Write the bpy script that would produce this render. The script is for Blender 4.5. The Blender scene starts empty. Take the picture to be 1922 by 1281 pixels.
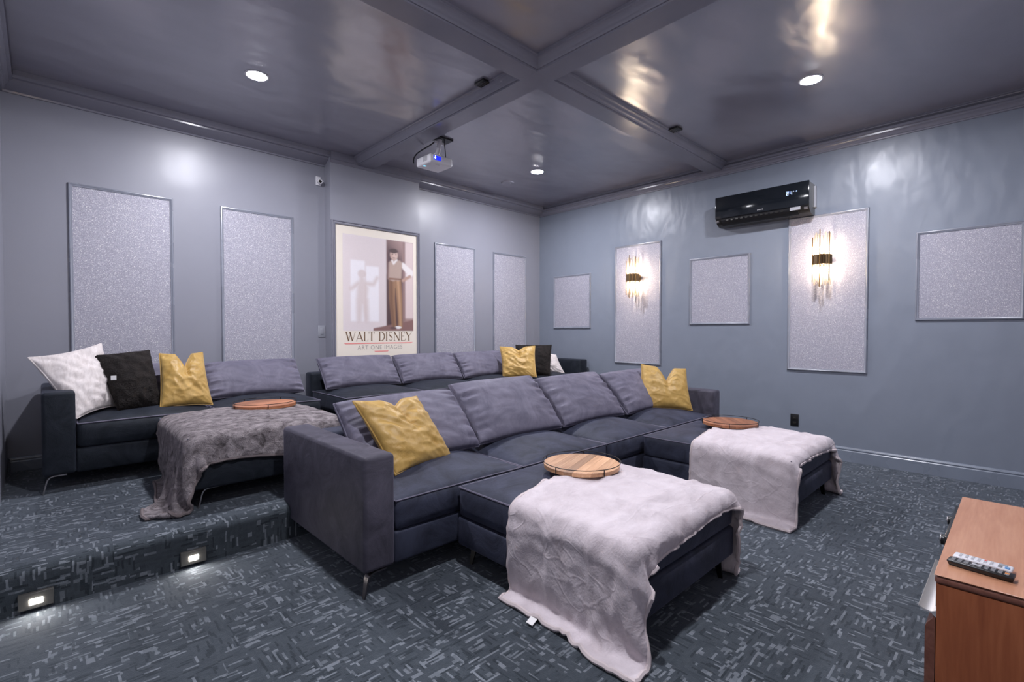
import bpy, bmesh, math, random
import numpy as np
from mathutils import Vector, Matrix, noise

# ------------------------------------------------------------------ camera, world, exposure
S = bpy.context.scene
COL = S.collection
cam_d = bpy.data.cameras.new('camera')
cam_d.sensor_width = 36.0
cam_d.lens = 36.0 * 920.0 / 1922.0
cam_d.clip_start = 0.02
cam = bpy.data.objects.new('camera', cam_d)
COL.objects.link(cam)
cam.location = (0, 0, 1.21)
cam.rotation_euler = (math.radians(90 - 1.15), 0, math.radians(-43.8))
S.camera = cam
S.view_settings.view_transform = 'Standard'
S.view_settings.look = 'None'
S.view_settings.gamma = 1.0
S.view_settings.use_curve_mapping = False
S.view_settings.exposure = 0.40
W = bpy.data.worlds.new('world')
S.world = W
W.use_nodes = True
W.node_tree.nodes['Background'].inputs[0].default_value = (0.5, 0.55, 0.7, 1)
W.node_tree.nodes['Background'].inputs[1].default_value = 0.05

DOWNLIGHT = 1060.0      # emission strength of the recessed ceiling lamps
DOWN_COL = (0.915, 0.915, 1.0)
BULB = 225.0           # emission strength of the sconce bulbs
BULB_COL = (1.0, 0.82, 0.62)
STEP = 130.0           # emission strength of the step lights

# room
XL, XR, YF, YB, ZC = -0.19, 5.384, -0.38, 5.017, 3.03
PZ = 0.20             # raised back floor
PY = 2.935            # its riser

# ------------------------------------------------------------------ helpers: nodes
def mat(name):
    m = bpy.data.materials.new(name)
    m.use_nodes = True
    return m, m.node_tree.nodes, m.node_tree.links, m.node_tree.nodes['Principled BSDF']

def N(nodes, t, **kw):
    n = nodes.new(t)
    for k, v in kw.items():
        if k.startswith('i_'):
            key = k[2:]
            n.inputs[int(key) if key.isdigit() else key.replace('_', ' ')].default_value = v
        else:
            setattr(n, k, v)
    return n

def ramp(nodes, stops, interp='LINEAR'):
    r = nodes.new('ShaderNodeValToRGB')
    r.color_ramp.interpolation = interp
    el = r.color_ramp.elements
    while len(el) < len(stops):
        el.new(0.5)
    for e, (p, c) in zip(el, stops):
        e.position = p
        e.color = c if len(c) == 4 else (*c, 1)
    return r

def math_(nodes, links, op, a, b=None):
    n = nodes.new('ShaderNodeMath')
    n.operation = op
    for i, v in enumerate((a, b)):
        if v is None:
            continue
        if isinstance(v, (int, float)):
            n.inputs[i].default_value = v
        else:
            links.new(v, n.inputs[i])
    return n.outputs[0]

def plain(name, col, rough=0.5, metal=0.0, **kw):
    m, ns, lk, b = mat(name)
    b.inputs['Base Color'].default_value = (*col, 1)
    b.inputs['Roughness'].default_value = rough
    b.inputs['Metallic'].default_value = metal
    nz = N(ns, 'ShaderNodeTexNoise', i_Scale=60.0, i_Detail=2.0)
    tc = N(ns, 'ShaderNodeTexCoord')
    lk.new(tc.outputs['Object'], nz.inputs['Vector'])
    mr = N(ns, 'ShaderNodeMapRange')
    mr.inputs[3].default_value = max(0.02, rough - 0.06)
    mr.inputs[4].default_value = rough + 0.06
    lk.new(nz.outputs[0], mr.inputs[0])
    lk.new(mr.outputs[0], b.inputs['Roughness'])
    for k, v in kw.items():
        b.inputs[k.replace('_', ' ')].default_value = v
    return m

def emitter(name, col, s):
    m, ns, lk, b = mat(name)
    b.inputs['Base Color'].default_value = (0.8, 0.8, 0.8, 1)
    b.inputs['Emission Color'].default_value = (*col, 1)
    b.inputs['Emission Strength'].default_value = s
    return m

def paint(name, col, rough, bump=0.05, scale=2.2, spec=0.5, mottled=0.10, spread=0.22, stretch=(1, 1, 1), ior=1.5):
    m, ns, lk, b = mat(name)
    geo = N(ns, 'ShaderNodeNewGeometry')
    n1 = N(ns, 'ShaderNodeTexNoise', i_Scale=scale * 1.3, i_Detail=2.0, i_Roughness=0.5, i_Distortion=0.4)
    mpp = N(ns, 'ShaderNodeMapping')
    mpp.inputs['Scale'].default_value = stretch
    lk.new(geo.outputs['Position'], mpp.inputs[0])
    lk.new(mpp.outputs[0], n1.inputs['Vector'])
    n2 = N(ns, 'ShaderNodeTexNoise', i_Scale=170.0, i_Detail=2.0)
    lk.new(geo.outputs['Position'], n2.inputs['Vector'])
    r = ramp(ns, [(0.3, tuple(c * (1 - mottled) for c in col)), (0.7, tuple(c * (1 + mottled) for c in col))])
    lk.new(n1.outputs[0], r.inputs[0])
    lk.new(r.outputs[0], b.inputs['Base Color'])
    mr = N(ns, 'ShaderNodeMapRange')
    mr.inputs[1].default_value = 0.3
    mr.inputs[2].default_value = 0.7
    mr.inputs[3].default_value = rough * (1 - spread)
    mr.inputs[4].default_value = rough * (1 + spread)
    lk.new(n1.outputs[0], mr.inputs[0])
    lk.new(mr.outputs[0], b.inputs['Roughness'])
    b.inputs['Specular IOR Level'].default_value = spec
    b.inputs['IOR'].default_value = ior
    n3 = N(ns, 'ShaderNodeTexNoise', i_Scale=scale, i_Detail=1.6, i_Roughness=0.45, i_Distortion=0.3)
    lk.new(mpp.outputs[0], n3.inputs['Vector'])
    s = math_(ns, lk, 'MULTIPLY', n2.outputs[0], 0.012)
    s = math_(ns, lk, 'ADD', s, n3.outputs[0])
    bp = N(ns, 'ShaderNodeBump', i_Strength=bump, i_Distance=0.25)
    lk.new(s, bp.inputs['Height'])
    lk.new(bp.outputs[0], b.inputs['Normal'])
    return m

WALL = paint('wall_paint', (0.275, 0.280, 0.325), 0.36, bump=0.025, mottled=0.012, spread=0.06)
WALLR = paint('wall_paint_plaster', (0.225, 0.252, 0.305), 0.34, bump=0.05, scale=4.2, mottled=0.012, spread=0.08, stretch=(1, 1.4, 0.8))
CEIL = paint('ceiling_paint', (0.245, 0.240, 0.290), 0.22, bump=0.08, scale=2.4, spec=0.9, ior=2.0, spread=0.2, mottled=0.03, stretch=(0.8, 1.5, 1))
TRIM = paint('trim_paint', (0.215, 0.214, 0.258), 0.20, bump=0.02, mottled=0.04)
BASEB = paint('baseboard_paint', (0.22, 0.25, 0.305), 0.30, bump=0.03)
PFRAME = paint('panel_moulding_paint', (0.25, 0.265, 0.315), 0.28, bump=0.02)

def velvet_mat(name, dark, light, sheen_col, sheen=0.9):
    m, ns, lk, b = mat(name)
    tc = N(ns, 'ShaderNodeTexCoord')
    n1 = N(ns, 'ShaderNodeTexNoise', i_Scale=5.5, i_Detail=5.0, i_Roughness=0.65, i_Distortion=1.2)
    lk.new(tc.outputs['Object'], n1.inputs['Vector'])
    n2 = N(ns, 'ShaderNodeTexNoise', i_Scale=420.0, i_Detail=1.0)
    lk.new(tc.outputs['Object'], n2.inputs['Vector'])
    r = ramp(ns, [(0.30, dark), (0.72, light)])
    lk.new(n1.outputs[0], r.inputs[0])
    lk.new(r.outputs[0], b.inputs['Base Color'])
    b.inputs['Roughness'].default_value = 0.60
    b.inputs['Specular IOR Level'].default_value = 0.22
    b.inputs['Sheen Weight'].default_value = sheen
    b.inputs['Sheen Roughness'].default_value = 0.42
    b.inputs['Sheen Tint'].default_value = (*sheen_col, 1)
    h = math_(ns, lk, 'MULTIPLY', n2.outputs[0], 0.12)
    h = math_(ns, lk, 'ADD', h, n1.outputs[0])
    bp = N(ns, 'ShaderNodeBump', i_Strength=0.22, i_Distance=0.02)
    lk.new(h, bp.inputs['Height'])
    lk.new(bp.outputs[0], b.inputs['Normal'])
    return m

VELVET = velvet_mat('slate_velvet', (0.0155, 0.0180, 0.029), (0.048, 0.054, 0.086), (0.60, 0.60, 0.85), 0.14)
VELVET_SHADE = velvet_mat('slate_velvet_shaded', (0.0065, 0.0095, 0.0135), (0.022, 0.027, 0.038), (0.60, 0.62, 0.85), 0.12)  # same slate velvet; the back row's dimmer lighting is put into this colour
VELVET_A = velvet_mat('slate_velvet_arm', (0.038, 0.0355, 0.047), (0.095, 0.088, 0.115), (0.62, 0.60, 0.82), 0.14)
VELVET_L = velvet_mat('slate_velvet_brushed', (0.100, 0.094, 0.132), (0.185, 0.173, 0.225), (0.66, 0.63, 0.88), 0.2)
GOLD = velvet_mat('gold_velvet', (0.40, 0.235, 0.050), (0.58, 0.375, 0.115), (1.0, 0.88, 0.62), 0.3)
GOLD.node_tree.nodes['Principled BSDF'].inputs['Roughness'].default_value = 0.46
GOLD.node_tree.nodes['Principled BSDF'].inputs['Specular IOR Level'].default_value = 0.5

def fur_mat(name, a, b_, sc, stretch, strength, sheen_col, sheen=0.6, warp=2.0, dist=0.03, fine=0.35, lines=0.0):
    m, ns, lk, b = mat(name)
    tc = N(ns, 'ShaderNodeTexCoord')
    mp = N(ns, 'ShaderNodeMapping')
    mp.inputs['Scale'].default_value = stretch
    lk.new(tc.outputs['Object'], mp.inputs[0])
    n1 = N(ns, 'ShaderNodeTexNoise', i_Scale=sc, i_Detail=7.0, i_Roughness=0.62, i_Distortion=warp)
    lk.new(mp.outputs[0], n1.inputs['Vector'])
    n2 = N(ns, 'ShaderNodeTexNoise', i_Scale=sc * 14, i_Detail=3.0, i_Distortion=0.6)
    lk.new(mp.outputs[0], n2.inputs['Vector'])
    f = math_(ns, lk, 'MULTIPLY', n2.outputs[0], fine)
    f = math_(ns, lk, 'ADD', f, math_(ns, lk, 'MULTIPLY', n1.outputs[0], 1.07 - fine))
    r = ramp(ns, [(0.36, a), (0.68, b_)])
    lk.new(f, r.inputs[0])
    lk.new(r.outputs[0], b.inputs['Base Color'])
    b.inputs['Roughness'].default_value = 0.75
    b.inputs['Specular IOR Level'].default_value = 0.2
    b.inputs['Sheen Weight'].default_value = sheen
    b.inputs['Sheen Roughness'].default_value = 0.4
    b.inputs['Sheen Tint'].default_value = (*sheen_col, 1)
    if lines:       # thin pressed creases
        for sc4, st4 in ((3.6, (1, 0.5, 1)), (6.0, (0.5, 1, 1.2))):
            mp4 = N(ns, 'ShaderNodeMapping')
            mp4.inputs['Scale'].default_value = st4
            lk.new(tc.outputs['Object'], mp4.inputs[0])
            n4 = N(ns, 'ShaderNodeTexNoise', i_Scale=sc4, i_Detail=1.0, i_Distortion=0.5)
            lk.new(mp4.outputs[0], n4.inputs['Vector'])
            d4 = math_(ns, lk, 'ABSOLUTE', math_(ns, lk, 'SUBTRACT', n4.outputs[0], 0.5))
            r4 = N(ns, 'ShaderNodeMapRange', interpolation_type='SMOOTHSTEP')
            r4.inputs[1].default_value = 0.0
            r4.inputs[2].default_value = 0.035
            r4.inputs[3].default_value = lines
            r4.inputs[4].default_value = 0.0
            lk.new(d4, r4.inputs[0])
            f = math_(ns, lk, 'ADD', f, r4.outputs[0])
    bp = N(ns, 'ShaderNodeBump', i_Strength=strength, i_Distance=dist)
    lk.new(f, bp.inputs['Height'])
    lk.new(bp.outputs[0], b.inputs['Normal'])
    return m

BLACKFUR = fur_mat('black_fur', (0.005, 0.004, 0.004), (0.024, 0.019, 0.017), 9.0, (1, 1, 1), 0.8, (0.5, 0.42, 0.38), 0.06)
BROWNFUR = fur_mat('grey_brown_fur', (0.085, 0.070, 0.073), (0.66, 0.58, 0.60), 17.0, (1.0, 1.7, 1.0), 1.0, (0.8, 0.72, 0.74), 0.2, 0.6, 0.07, 0.22)
BLUSH = fur_mat('blush_fleece', (0.52, 0.455, 0.475), (0.65, 0.585, 0.61), 5.0, (1.0, 1.3, 1.0), 0.30, (1.0, 0.93, 0.97), 0.15, 0.5, 0.05, 0.12, 0.085)
BLUSH_HEM = plain('blush_fleece_edge', (0.60, 0.52, 0.52), 0.8)
CREAM = fur_mat('cream_slub_cloth', (0.56, 0.50, 0.48), (0.80, 0.74, 0.72), 16.0, (3.0, 1.0, 1.0), 0.25, (1, 1, 1), 0.2, 0.6, 0.01)

def carpet_mat():
    m, ns, lk, b = mat('patterned_carpet')
    geo = N(ns, 'ShaderNodeNewGeometry')
    sep = N(ns, 'ShaderNodeSeparateXYZ')
    lk.new(geo.outputs['Position'], sep.inputs[0])
    x, y, z = sep.outputs
    yz = math_(ns, lk, 'ADD', y, math_(ns, lk, 'MULTIPLY', z, 1.0))   # lets the pattern run on down a riser

    def white(u, v, w):
        c = N(ns, 'ShaderNodeCombineXYZ')
        for i, q in enumerate((u, v, w)):
            if isinstance(q, (int, float)):
                c.inputs[i].default_value = q
            else:
                lk.new(q, c.inputs[i])
        wn = N(ns, 'ShaderNodeTexWhiteNoise', noise_dimensions='3D')
        lk.new(c.outputs[0], wn.inputs['Vector'])
        return wn.outputs['Value']

    def fl(v, s, off=0.0):
        q = math_(ns, lk, 'MULTIPLY', v, s)
        if off is not 0.0:
            q = math_(ns, lk, 'ADD', q, off)
        return math_(ns, lk, 'FLOOR', q)
    wob = N(ns, 'ShaderNodeTexNoise', i_Scale=14.0, i_Detail=2.0)
    lk.new(geo.outputs['Position'], wob.inputs['Vector'])
    wv = math_(ns, lk, 'MULTIPLY', math_(ns, lk, 'SUBTRACT', wob.outputs[0], 0.5), 0.012)
    xw = math_(ns, lk, 'ADD', x, wv)
    yw = math_(ns, lk, 'ADD', yz, wv)

    def dash(a, c, sa, sc, seed):
        row = fl(c, sc)
        off = math_(ns, lk, 'MULTIPLY', white(row, seed, 0.0), 9.0)
        return white(fl(a, sa, off), row, seed + 0.5)
    dx = dash(xw, yw, 20.0, 120.0, 3.0)       # dashes along x
    dy = dash(yw, xw, 20.0, 120.0, 7.0)       # dashes along y
    blk = white(fl(xw, 46.0), fl(yw, 58.0), 11.0)
    zone = white(fl(xw, 13.0), fl(yw, 15.0), 17.0)   # which way a patch runs
    big = N(ns, 'ShaderNodeTexNoise', i_Scale=3.2, i_Detail=3.0, i_Roughness=0.6)
    lk.new(geo.outputs['Position'], big.inputs['Vector'])
    bigc = math_(ns, lk, 'MULTIPLY', math_(ns, lk, 'SUBTRACT', big.outputs[0], 0.5), 0.30)
    gx = math_(ns, lk, 'GREATER_THAN', math_(ns, lk, 'ADD', dx, bigc), 0.885)
    gy = math_(ns, lk, 'GREATER_THAN', math_(ns, lk, 'ADD', dy, bigc), 0.885)
    zx = math_(ns, lk, 'GREATER_THAN', zone, 0.42)
    zy = math_(ns, lk, 'SUBTRACT', 1.0, zx)
    lines = math_(ns, lk, 'MAXIMUM', math_(ns, lk, 'MULTIPLY', gx, zx), math_(ns, lk, 'MULTIPLY', gy, zy))
    gb = math_(ns, lk, 'GREATER_THAN', math_(ns, lk, 'ADD', blk, bigc), 0.955)
    light = math_(ns, lk, 'MAXIMUM', lines, math_(ns, lk, 'MULTIPLY', gb, 0.9))
    # cut grooves
    kx = math_(ns, lk, 'LESS_THAN', dx, 0.16)
    ky = math_(ns, lk, 'LESS_THAN', dy, 0.16)
    groove = math_(ns, lk, 'MAXIMUM', math_(ns, lk, 'MULTIPLY', kx, zx), math_(ns, lk, 'MULTIPLY', ky, zy))
    tone = math_(ns, lk, 'ADD', math_(ns, lk, 'MULTIPLY', blk, 0.4), math_(ns, lk, 'MULTIPLY', math_(ns, lk, 'MAXIMUM', math_(ns, lk, 'MULTIPLY', dx, zx), math_(ns, lk, 'MULTIPLY', dy, zy)), 0.6))
    base = ramp(ns, [(0.05, (0.036, 0.044, 0.052)), (0.95, (0.056, 0.067, 0.077))])
    lk.new(tone, base.inputs[0])
    mx = N(ns, 'ShaderNodeMix', data_type='RGBA')
    lv_ = white(fl(xw, 31.0), fl(yw, 33.0), 23.0)
    lk.new(math_(ns, lk, 'MULTIPLY', light, math_(ns, lk, 'ADD', math_(ns, lk, 'MULTIPLY', lv_, 0.65), 0.40)), mx.inputs[0])
    lk.new(base.outputs[0], mx.inputs[6])
    mx.inputs[7].default_value = (0.185, 0.205, 0.228, 1)
    mg = N(ns, 'ShaderNodeMix', data_type='RGBA')
    lk.new(math_(ns, lk, 'MULTIPLY', groove, 0.55), mg.inputs[0])
    lk.new(mx.outputs[2], mg.inputs[6])
    mg.inputs[7].default_value = (0.012, 0.017, 0.020, 1)
    lk.new(mg.outputs[2], b.inputs['Base Color'])
    fine = N(ns, 'ShaderNodeTexNoise', i_Scale=260.0, i_Detail=2.0)
    lk.new(geo.outputs['Position'], fine.inputs['Vector'])
    h = math_(ns, lk, 'SUBTRACT', math_(ns, lk, 'MULTIPLY', light, 0.5), groove)
    h = math_(ns, lk, 'ADD', h, math_(ns, lk, 'MULTIPLY', fine.outputs[0], 0.5))
    bp = N(ns, 'ShaderNodeBump', i_Strength=0.6, i_Distance=0.006)
    lk.new(h, bp.inputs['Height'])
    lk.new(bp.outputs[0], b.inputs['Normal'])
    b.inputs['Roughness'].default_value = 0.9
    b.inputs['Specular IOR Level'].default_value = 0.12
    b.inputs['Sheen Weight'].default_value = 0.3
    b.inputs['Sheen Roughness'].default_value = 0.5
    b.inputs['Sheen Tint'].default_value = (0.72, 0.80, 0.95, 1)
    return m
CARPET = carpet_mat()

def glitter_mat():
    m, ns, lk, b = mat('glitter_cloth')
    tc = N(ns, 'ShaderNodeTexCoord')
    v = N(ns, 'ShaderNodeTexVoronoi', i_Scale=290.0)
    lk.new(tc.outputs['Object'], v.inputs['Vector'])
    sp = N(ns, 'ShaderNodeSeparateColor')
    lk.new(v.outputs['Color'], sp.inputs[0])
    r = ramp(ns, [(0.0, (0.33, 0.32, 0.39)), (0.6, (0.42, 0.41, 0.48)), (0.92, (0.58, 0.57, 0.63)), (0.99, (0.92, 0.91, 0.86))])
    lk.new(sp.outputs[0], r.inputs[0])
    lk.new(r.outputs[0], b.inputs['Base Color'])
    mr = N(ns, 'ShaderNodeMapRange')
    mr.inputs[3].default_value = 0.30
    mr.inputs[4].default_value = 0.7
    lk.new(sp.outputs[1], mr.inputs[0])
    lk.new(mr.outputs[0], b.inputs['Roughness'])
    me = math_(ns, lk, 'GREATER_THAN', sp.outputs[2], 0.80)
    lk.new(math_(ns, lk, 'MULTIPLY', me, 0.5), b.inputs['Metallic'])
    bp = N(ns, 'ShaderNodeBump', i_Strength=0.7, i_Distance=0.004)
    lk.new(sp.outputs[1], bp.inputs['Height'])
    lk.new(bp.outputs[0], b.inputs['Normal'])
    return m
GLITTER = glitter_mat()

def wood_mat(name, dark, mid, light, axis, rough, scale=1.0, per_obj=False, coat=0.0):
    m, ns, lk, b = mat(name)
    tc = N(ns, 'ShaderNodeTexCoord')
    mp = N(ns, 'ShaderNodeMapping')
    s = [14.0 * scale] * 3
    s[axis] = 1.2 * scale
    mp.inputs['Scale'].default_value = s
    lk.new(tc.outputs['Object'], mp.inputs[0])
    src = mp.outputs[0]
    if per_obj:
        oi = N(ns, 'ShaderNodeObjectInfo')
        ad = N(ns, 'ShaderNodeVectorMath', operation='ADD')
        mu = N(ns, 'ShaderNodeVectorMath', operation='SCALE')
        cb = N(ns, 'ShaderNodeCombineXYZ')
        for i in range(3):
            lk.new(oi.outputs['Random'], cb.inputs[i])
        lk.new(cb.outputs[0], mu.inputs[0])
        mu.inputs['Scale'].default_value = 37.0
        lk.new(src, ad.inputs[0])
        lk.new(mu.outputs[0], ad.inputs[1])
        src = ad.outputs[0]
    n1 = N(ns, 'ShaderNodeTexNoise', i_Scale=0.9, i_Detail=5.0, i_Roughness=0.55, i_Distortion=1.6)
    lk.new(src, n1.inputs['Vector'])
    n2 = N(ns, 'ShaderNodeTexNoise', i_Scale=9.0, i_Detail=3.0)
    lk.new(src, n2.inputs['Vector'])
    f = math_(ns, lk, 'ADD', math_(ns, lk, 'MULTIPLY', n1.outputs[0], 0.75), math_(ns, lk, 'MULTIPLY', n2.outputs[0], 0.25))
    r = ramp(ns, [(0.30, dark), (0.5, mid), (0.70, light)])
    lk.new(f, r.inputs[0])
    out = r.outputs[0]
    if per_obj:
        hs = N(ns, 'ShaderNodeHueSaturation')
        mr = N(ns, 'ShaderNodeMapRange')
        mr.inputs[3].default_value = 0.62
        mr.inputs[4].default_value = 1.3
        lk.new(oi.outputs['Random'], mr.inputs[0])
        lk.new(mr.outputs[0], hs.inputs['Value'])
        lk.new(out, hs.inputs['Color'])
        out = hs.outputs[0]
    lk.new(out, b.inputs['Base Color'])
    b.inputs['Roughness'].default_value = rough
    b.inputs['Coat Weight'].default_value = coat
    b.inputs['Coat Roughness'].default_value = 0.25
    bp = N(ns, 'ShaderNodeBump', i_Strength=0.12, i_Distance=0.004)
    lk.new(f, bp.inputs['Height'])
    lk.new(bp.outputs[0], b.inputs['Normal'])
    return m

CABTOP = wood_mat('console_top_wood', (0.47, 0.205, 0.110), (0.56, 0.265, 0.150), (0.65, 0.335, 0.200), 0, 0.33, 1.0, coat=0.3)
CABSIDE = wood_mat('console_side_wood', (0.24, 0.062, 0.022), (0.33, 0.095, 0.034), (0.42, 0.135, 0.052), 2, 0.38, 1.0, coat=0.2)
CABEDGE = wood_mat('console_edge_wood', (0.14, 0.050, 0.032), (0.19, 0.075, 0.050), (0.24, 0.10, 0.07), 0, 0.35, 1.4)
ACACIA = wood_mat('acacia_plank', (0.38, 0.19, 0.095), (0.56, 0.31, 0.165), (0.72, 0.45, 0.27), 0, 0.40, 1.3, per_obj=True)
ACACIA_DIM = wood_mat('acacia_plank_dim', (0.27, 0.090, 0.035), (0.42, 0.165, 0.075), (0.56, 0.26, 0.13), 0, 0.36, 1.3, per_obj=True)  # same acacia; the other trays' different lighting is put into its colour

BLACKM = plain('black_metal', (0.015, 0.015, 0.017), 0.38, 0.6)
DARKSTEEL = plain('dark_steel', (0.14, 0.13, 0.14), 0.32, 1.0)
BRUSHED = plain('brushed_nickel', (0.52, 0.49, 0.49), 0.3, 1.0)
BRASS = plain('polished_brass', (0.72, 0.44, 0.16), 0.22, 1.0)
BRONZE = plain('ribbed_bronze', (0.22, 0.15, 0.085), 0.32, 1.0)
WHITEP = plain('white_plastic', (0.74, 0.73, 0.76), 0.38)
GREYP = plain('grey_plastic', (0.35, 0.35, 0.37), 0.4)
PALEP = plain('pale_grey_plastic', (0.34, 0.35, 0.39), 0.35)
BLACKP = plain('black_plastic', (0.010, 0.010, 0.011), 0.32)
BLACKGLOSS = plain('gloss_black_plastic', (0.006, 0.008, 0.011), 0.10)
SMOKE = plain('smoky_plastic', (0.030, 0.028, 0.026), 0.22, 0.3)
ALU = plain('aluminium', (0.78, 0.76, 0.75), 0.45, 0.85)
PAPER = plain('cream_paper', (0.87, 0.79, 0.68), 0.55)
INK = plain('brown_ink', (0.20, 0.115, 0.06), 0.6)
INKGREY = plain('grey_ink', (0.42, 0.37, 0.33), 0.6)
INKRED = plain('coral_ink', (0.86, 0.30, 0.27), 0.6)
TAG = plain('white_label_cloth', (0.85, 0.84, 0.83), 0.7)
STEEL_PLATE = plain('bronze_plate', (0.12, 0.115, 0.105), 0.5, 0.3)
ORANGE = plain('orange_plastic', (0.80, 0.28, 0.06), 0.4)
BLUEP = plain('blue_plastic', (0.10, 0.28, 0.55), 0.4)
REDP = plain('red_plastic', (0.65, 0.06, 0.05), 0.4)
LAMP_E = emitter('downlight_glow', DOWN_COL, DOWNLIGHT)
BULB_E = emitter('bulb_glow', BULB_COL, BULB)
STEP_E = emitter('step_light_glow', (1.0, 0.93, 0.86), STEP)
DIGIT_E = emitter('display_glow', (0.25, 0.45, 1.0), 2.2)
LENS_E = emitter('projector_lens_glow', (0.008, 0.02, 0.75), 1.1)
LENS_E.node_tree.nodes['Principled BSDF'].inputs['Base Color'].default_value = (0.005, 0.01, 0.06, 1)
SPOT_E = emitter('lens_highlight_glow', (0.7, 0.9, 1.0), 2.2)  # white highlight on the lens, made as small glowing discs
CYAN_E = emitter('indicator_glow', (0.1, 0.6, 1.0), 1.3)

def rod_glass():
    m, ns, lk, b = mat('clear_rod_glass')
    out = ns['Material Output']
    ns.remove(b)
    tr = N(ns, 'ShaderNodeBsdfTransparent')
    tr.inputs[0].default_value = (1.0, 0.97, 0.93, 1)
    gl = N(ns, 'ShaderNodeBsdfGlossy')
    gl.inputs['Roughness'].default_value = 0.08
    tl = N(ns, 'ShaderNodeBsdfTranslucent')
    tl.inputs[0].default_value = (1.0, 0.93, 0.85, 1)
    fr = N(ns, 'ShaderNodeFresnel', i_IOR=1.5)
    m1 = N(ns, 'ShaderNodeMixShader')
    m1.inputs[0].default_value = 0.66
    lk.new(tr.outputs[0], m1.inputs[1])
    lk.new(tl.outputs[0], m1.inputs[2])
    m2 = N(ns, 'ShaderNodeMixShader')
    lk.new(fr.outputs[0], m2.inputs[0])
    lk.new(m1.outputs[0], m2.inputs[1])
    lk.new(gl.outputs[0], m2.inputs[2])
    lk.new(m2.outputs[0], out.inputs[0])
    return m
ROD = rod_glass()

# ------------------------------------------------------------------ helpers: objects
def thing(name, loc, label, cat, group=None):
    o = bpy.data.objects.new(name, None)
    o.empty_display_size = 0.1
    COL.objects.link(o)
    o.location = loc
    o['label'] = label
    o['category'] = cat
    if group:
        o['group'] = group
    return o

def world_loc(o):
    v = Vector(o.location)
    while o.parent:
        o = o.parent
        v += Vector(o.location)
    return v

def obj(name, bm, m, parent=None, smooth=True, origin=None, label=None):
    """bm is in world coordinates; the mesh is stored about the parent's base"""
    me = bpy.data.meshes.new(name)
    o0 = world_loc(parent) if parent else Vector(origin or (0, 0, 0))
    if o0.length:
        bmesh.ops.translate(bm, verts=bm.verts, vec=-o0)
    bmesh.ops.recalc_face_normals(bm, faces=bm.faces)
    bm.to_mesh(me)
    bm.free()
    mats = m if isinstance(m, (list, tuple)) else [m]
    for q in mats:
        me.materials.append(q)
    if smooth:
        for p in me.polygons:
            p.use_smooth = True
        me.set_sharp_from_angle(angle=math.radians(38))
    o = bpy.data.objects.new(name, me)
    COL.objects.link(o)
    if parent:
        o.parent = parent
    else:
        o.location = o0
    if label:
        o['label'] = label
    return o

def tag(o, label, cat, group=None):
    o['label'] = label
    o['category'] = cat
    if group:
        o['group'] = group
    return o

def struct(name, bm, m, parent=None, smooth=True):
    o = obj(name, bm, m, parent, smooth)
    if not parent:
        o['kind'] = 'structure'
    return o

def copy_tree(o, parent=None):
    c = o.copy()
    COL.objects.link(c)
    if parent:
        c.parent = parent
    for ch in list(o.children):
        copy_tree(ch, c)
    return c

def box(bm, x0, x1, y0, y1, z0, z1, mi=0):
    vs = [bm.verts.new((x, y, z)) for x in (x0, x1) for y in (y0, y1) for z in (z0, z1)]
    for f in ((0, 1, 3, 2), (4, 6, 7, 5), (0, 4, 5, 1), (2, 3, 7, 6), (0, 2, 6, 4), (1, 5, 7, 3)):
        fc = bm.faces.new([vs[i] for i in f])
        fc.material_index = mi
    return vs

def bbox(*a):
    bm = bmesh.new()
    box(bm, *a)
    return bm

def cyl(bm, p0, p1, r0, r1=None, n=12, caps=True, mi=0):
    r1 = r0 if r1 is None else r1
    p0, p1 = Vector(p0), Vector(p1)
    d = (p1 - p0).normalized()
    a = d.orthogonal().normalized()
    b = d.cross(a)
    A = [bm.verts.new(p0 + (a * math.cos(t) + b * math.sin(t)) * r0) for t in [2 * math.pi * i / n for i in range(n)]]
    B = [bm.verts.new(p1 + (a * math.cos(t) + b * math.sin(t)) * r1) for t in [2 * math.pi * i / n for i in range(n)]]
    fs = []
    for i in range(n):
        fs.append(bm.faces.new((A[i], A[(i + 1) % n], B[(i + 1) % n], B[i])))
    if caps:
        fs.append(bm.faces.new(A[::-1]))
        fs.append(bm.faces.new(B))
    for f in fs:
        f.material_index = mi

def tube(bm, pts, r, n=6, closed=False):
    pts = [Vector(p) for p in pts]
    k = len(pts)
    rings = []
    ref = None
    for i, p in enumerate(pts):
        if closed:
            d = pts[(i + 1) % k] - pts[i - 1]
        else:
            d = pts[min(i + 1, k - 1)] - pts[max(i - 1, 0)]
        d.normalize()
        if ref is None:
            ref = d.orthogonal().normalized()
        a = (ref - d * ref.dot(d)).normalized()
        ref = a
        b = d.cross(a)
        rings.append([bm.verts.new(p + (a * math.cos(2 * math.pi * j / n) + b * math.sin(2 * math.pi * j / n)) * r) for j in range(n)])
    for i in range(k if closed else k - 1):
        A, B = rings[i], rings[(i + 1) % k]
        for j in range(n):
            bm.faces.new((A[j], A[(j + 1) % n], B[(j + 1) % n], B[j]))
    if not closed:
        bm.faces.new(rings[0][::-1])
        bm.faces.new(rings[-1])

def extrude_profile(bm, prof, p0, p1, out, m0=0.0, m1=0.0):
    """prof: list of (d, z) with d = distance out from the wall, swept p0->p1; m = mitre (+1 inside corner)"""
    p0, p1, out = Vector(p0), Vector(p1), Vector(out)
    d = (p1 - p0).normalized()
    A = [bm.verts.new(p0 + out * q + d * (q * m0) + Vector((0, 0, z))) for q, z in prof]
    B = [bm.verts.new(p1 + out * q - d * (q * m1) + Vector((0, 0, z))) for q, z in prof]
    n = len(prof)
    for i in range(n):
        bm.faces.new((A[i], A[(i + 1) % n], B[(i + 1) % n], B[i]))
    bm.faces.new(A[::-1])
    bm.faces.new(B)

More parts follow.
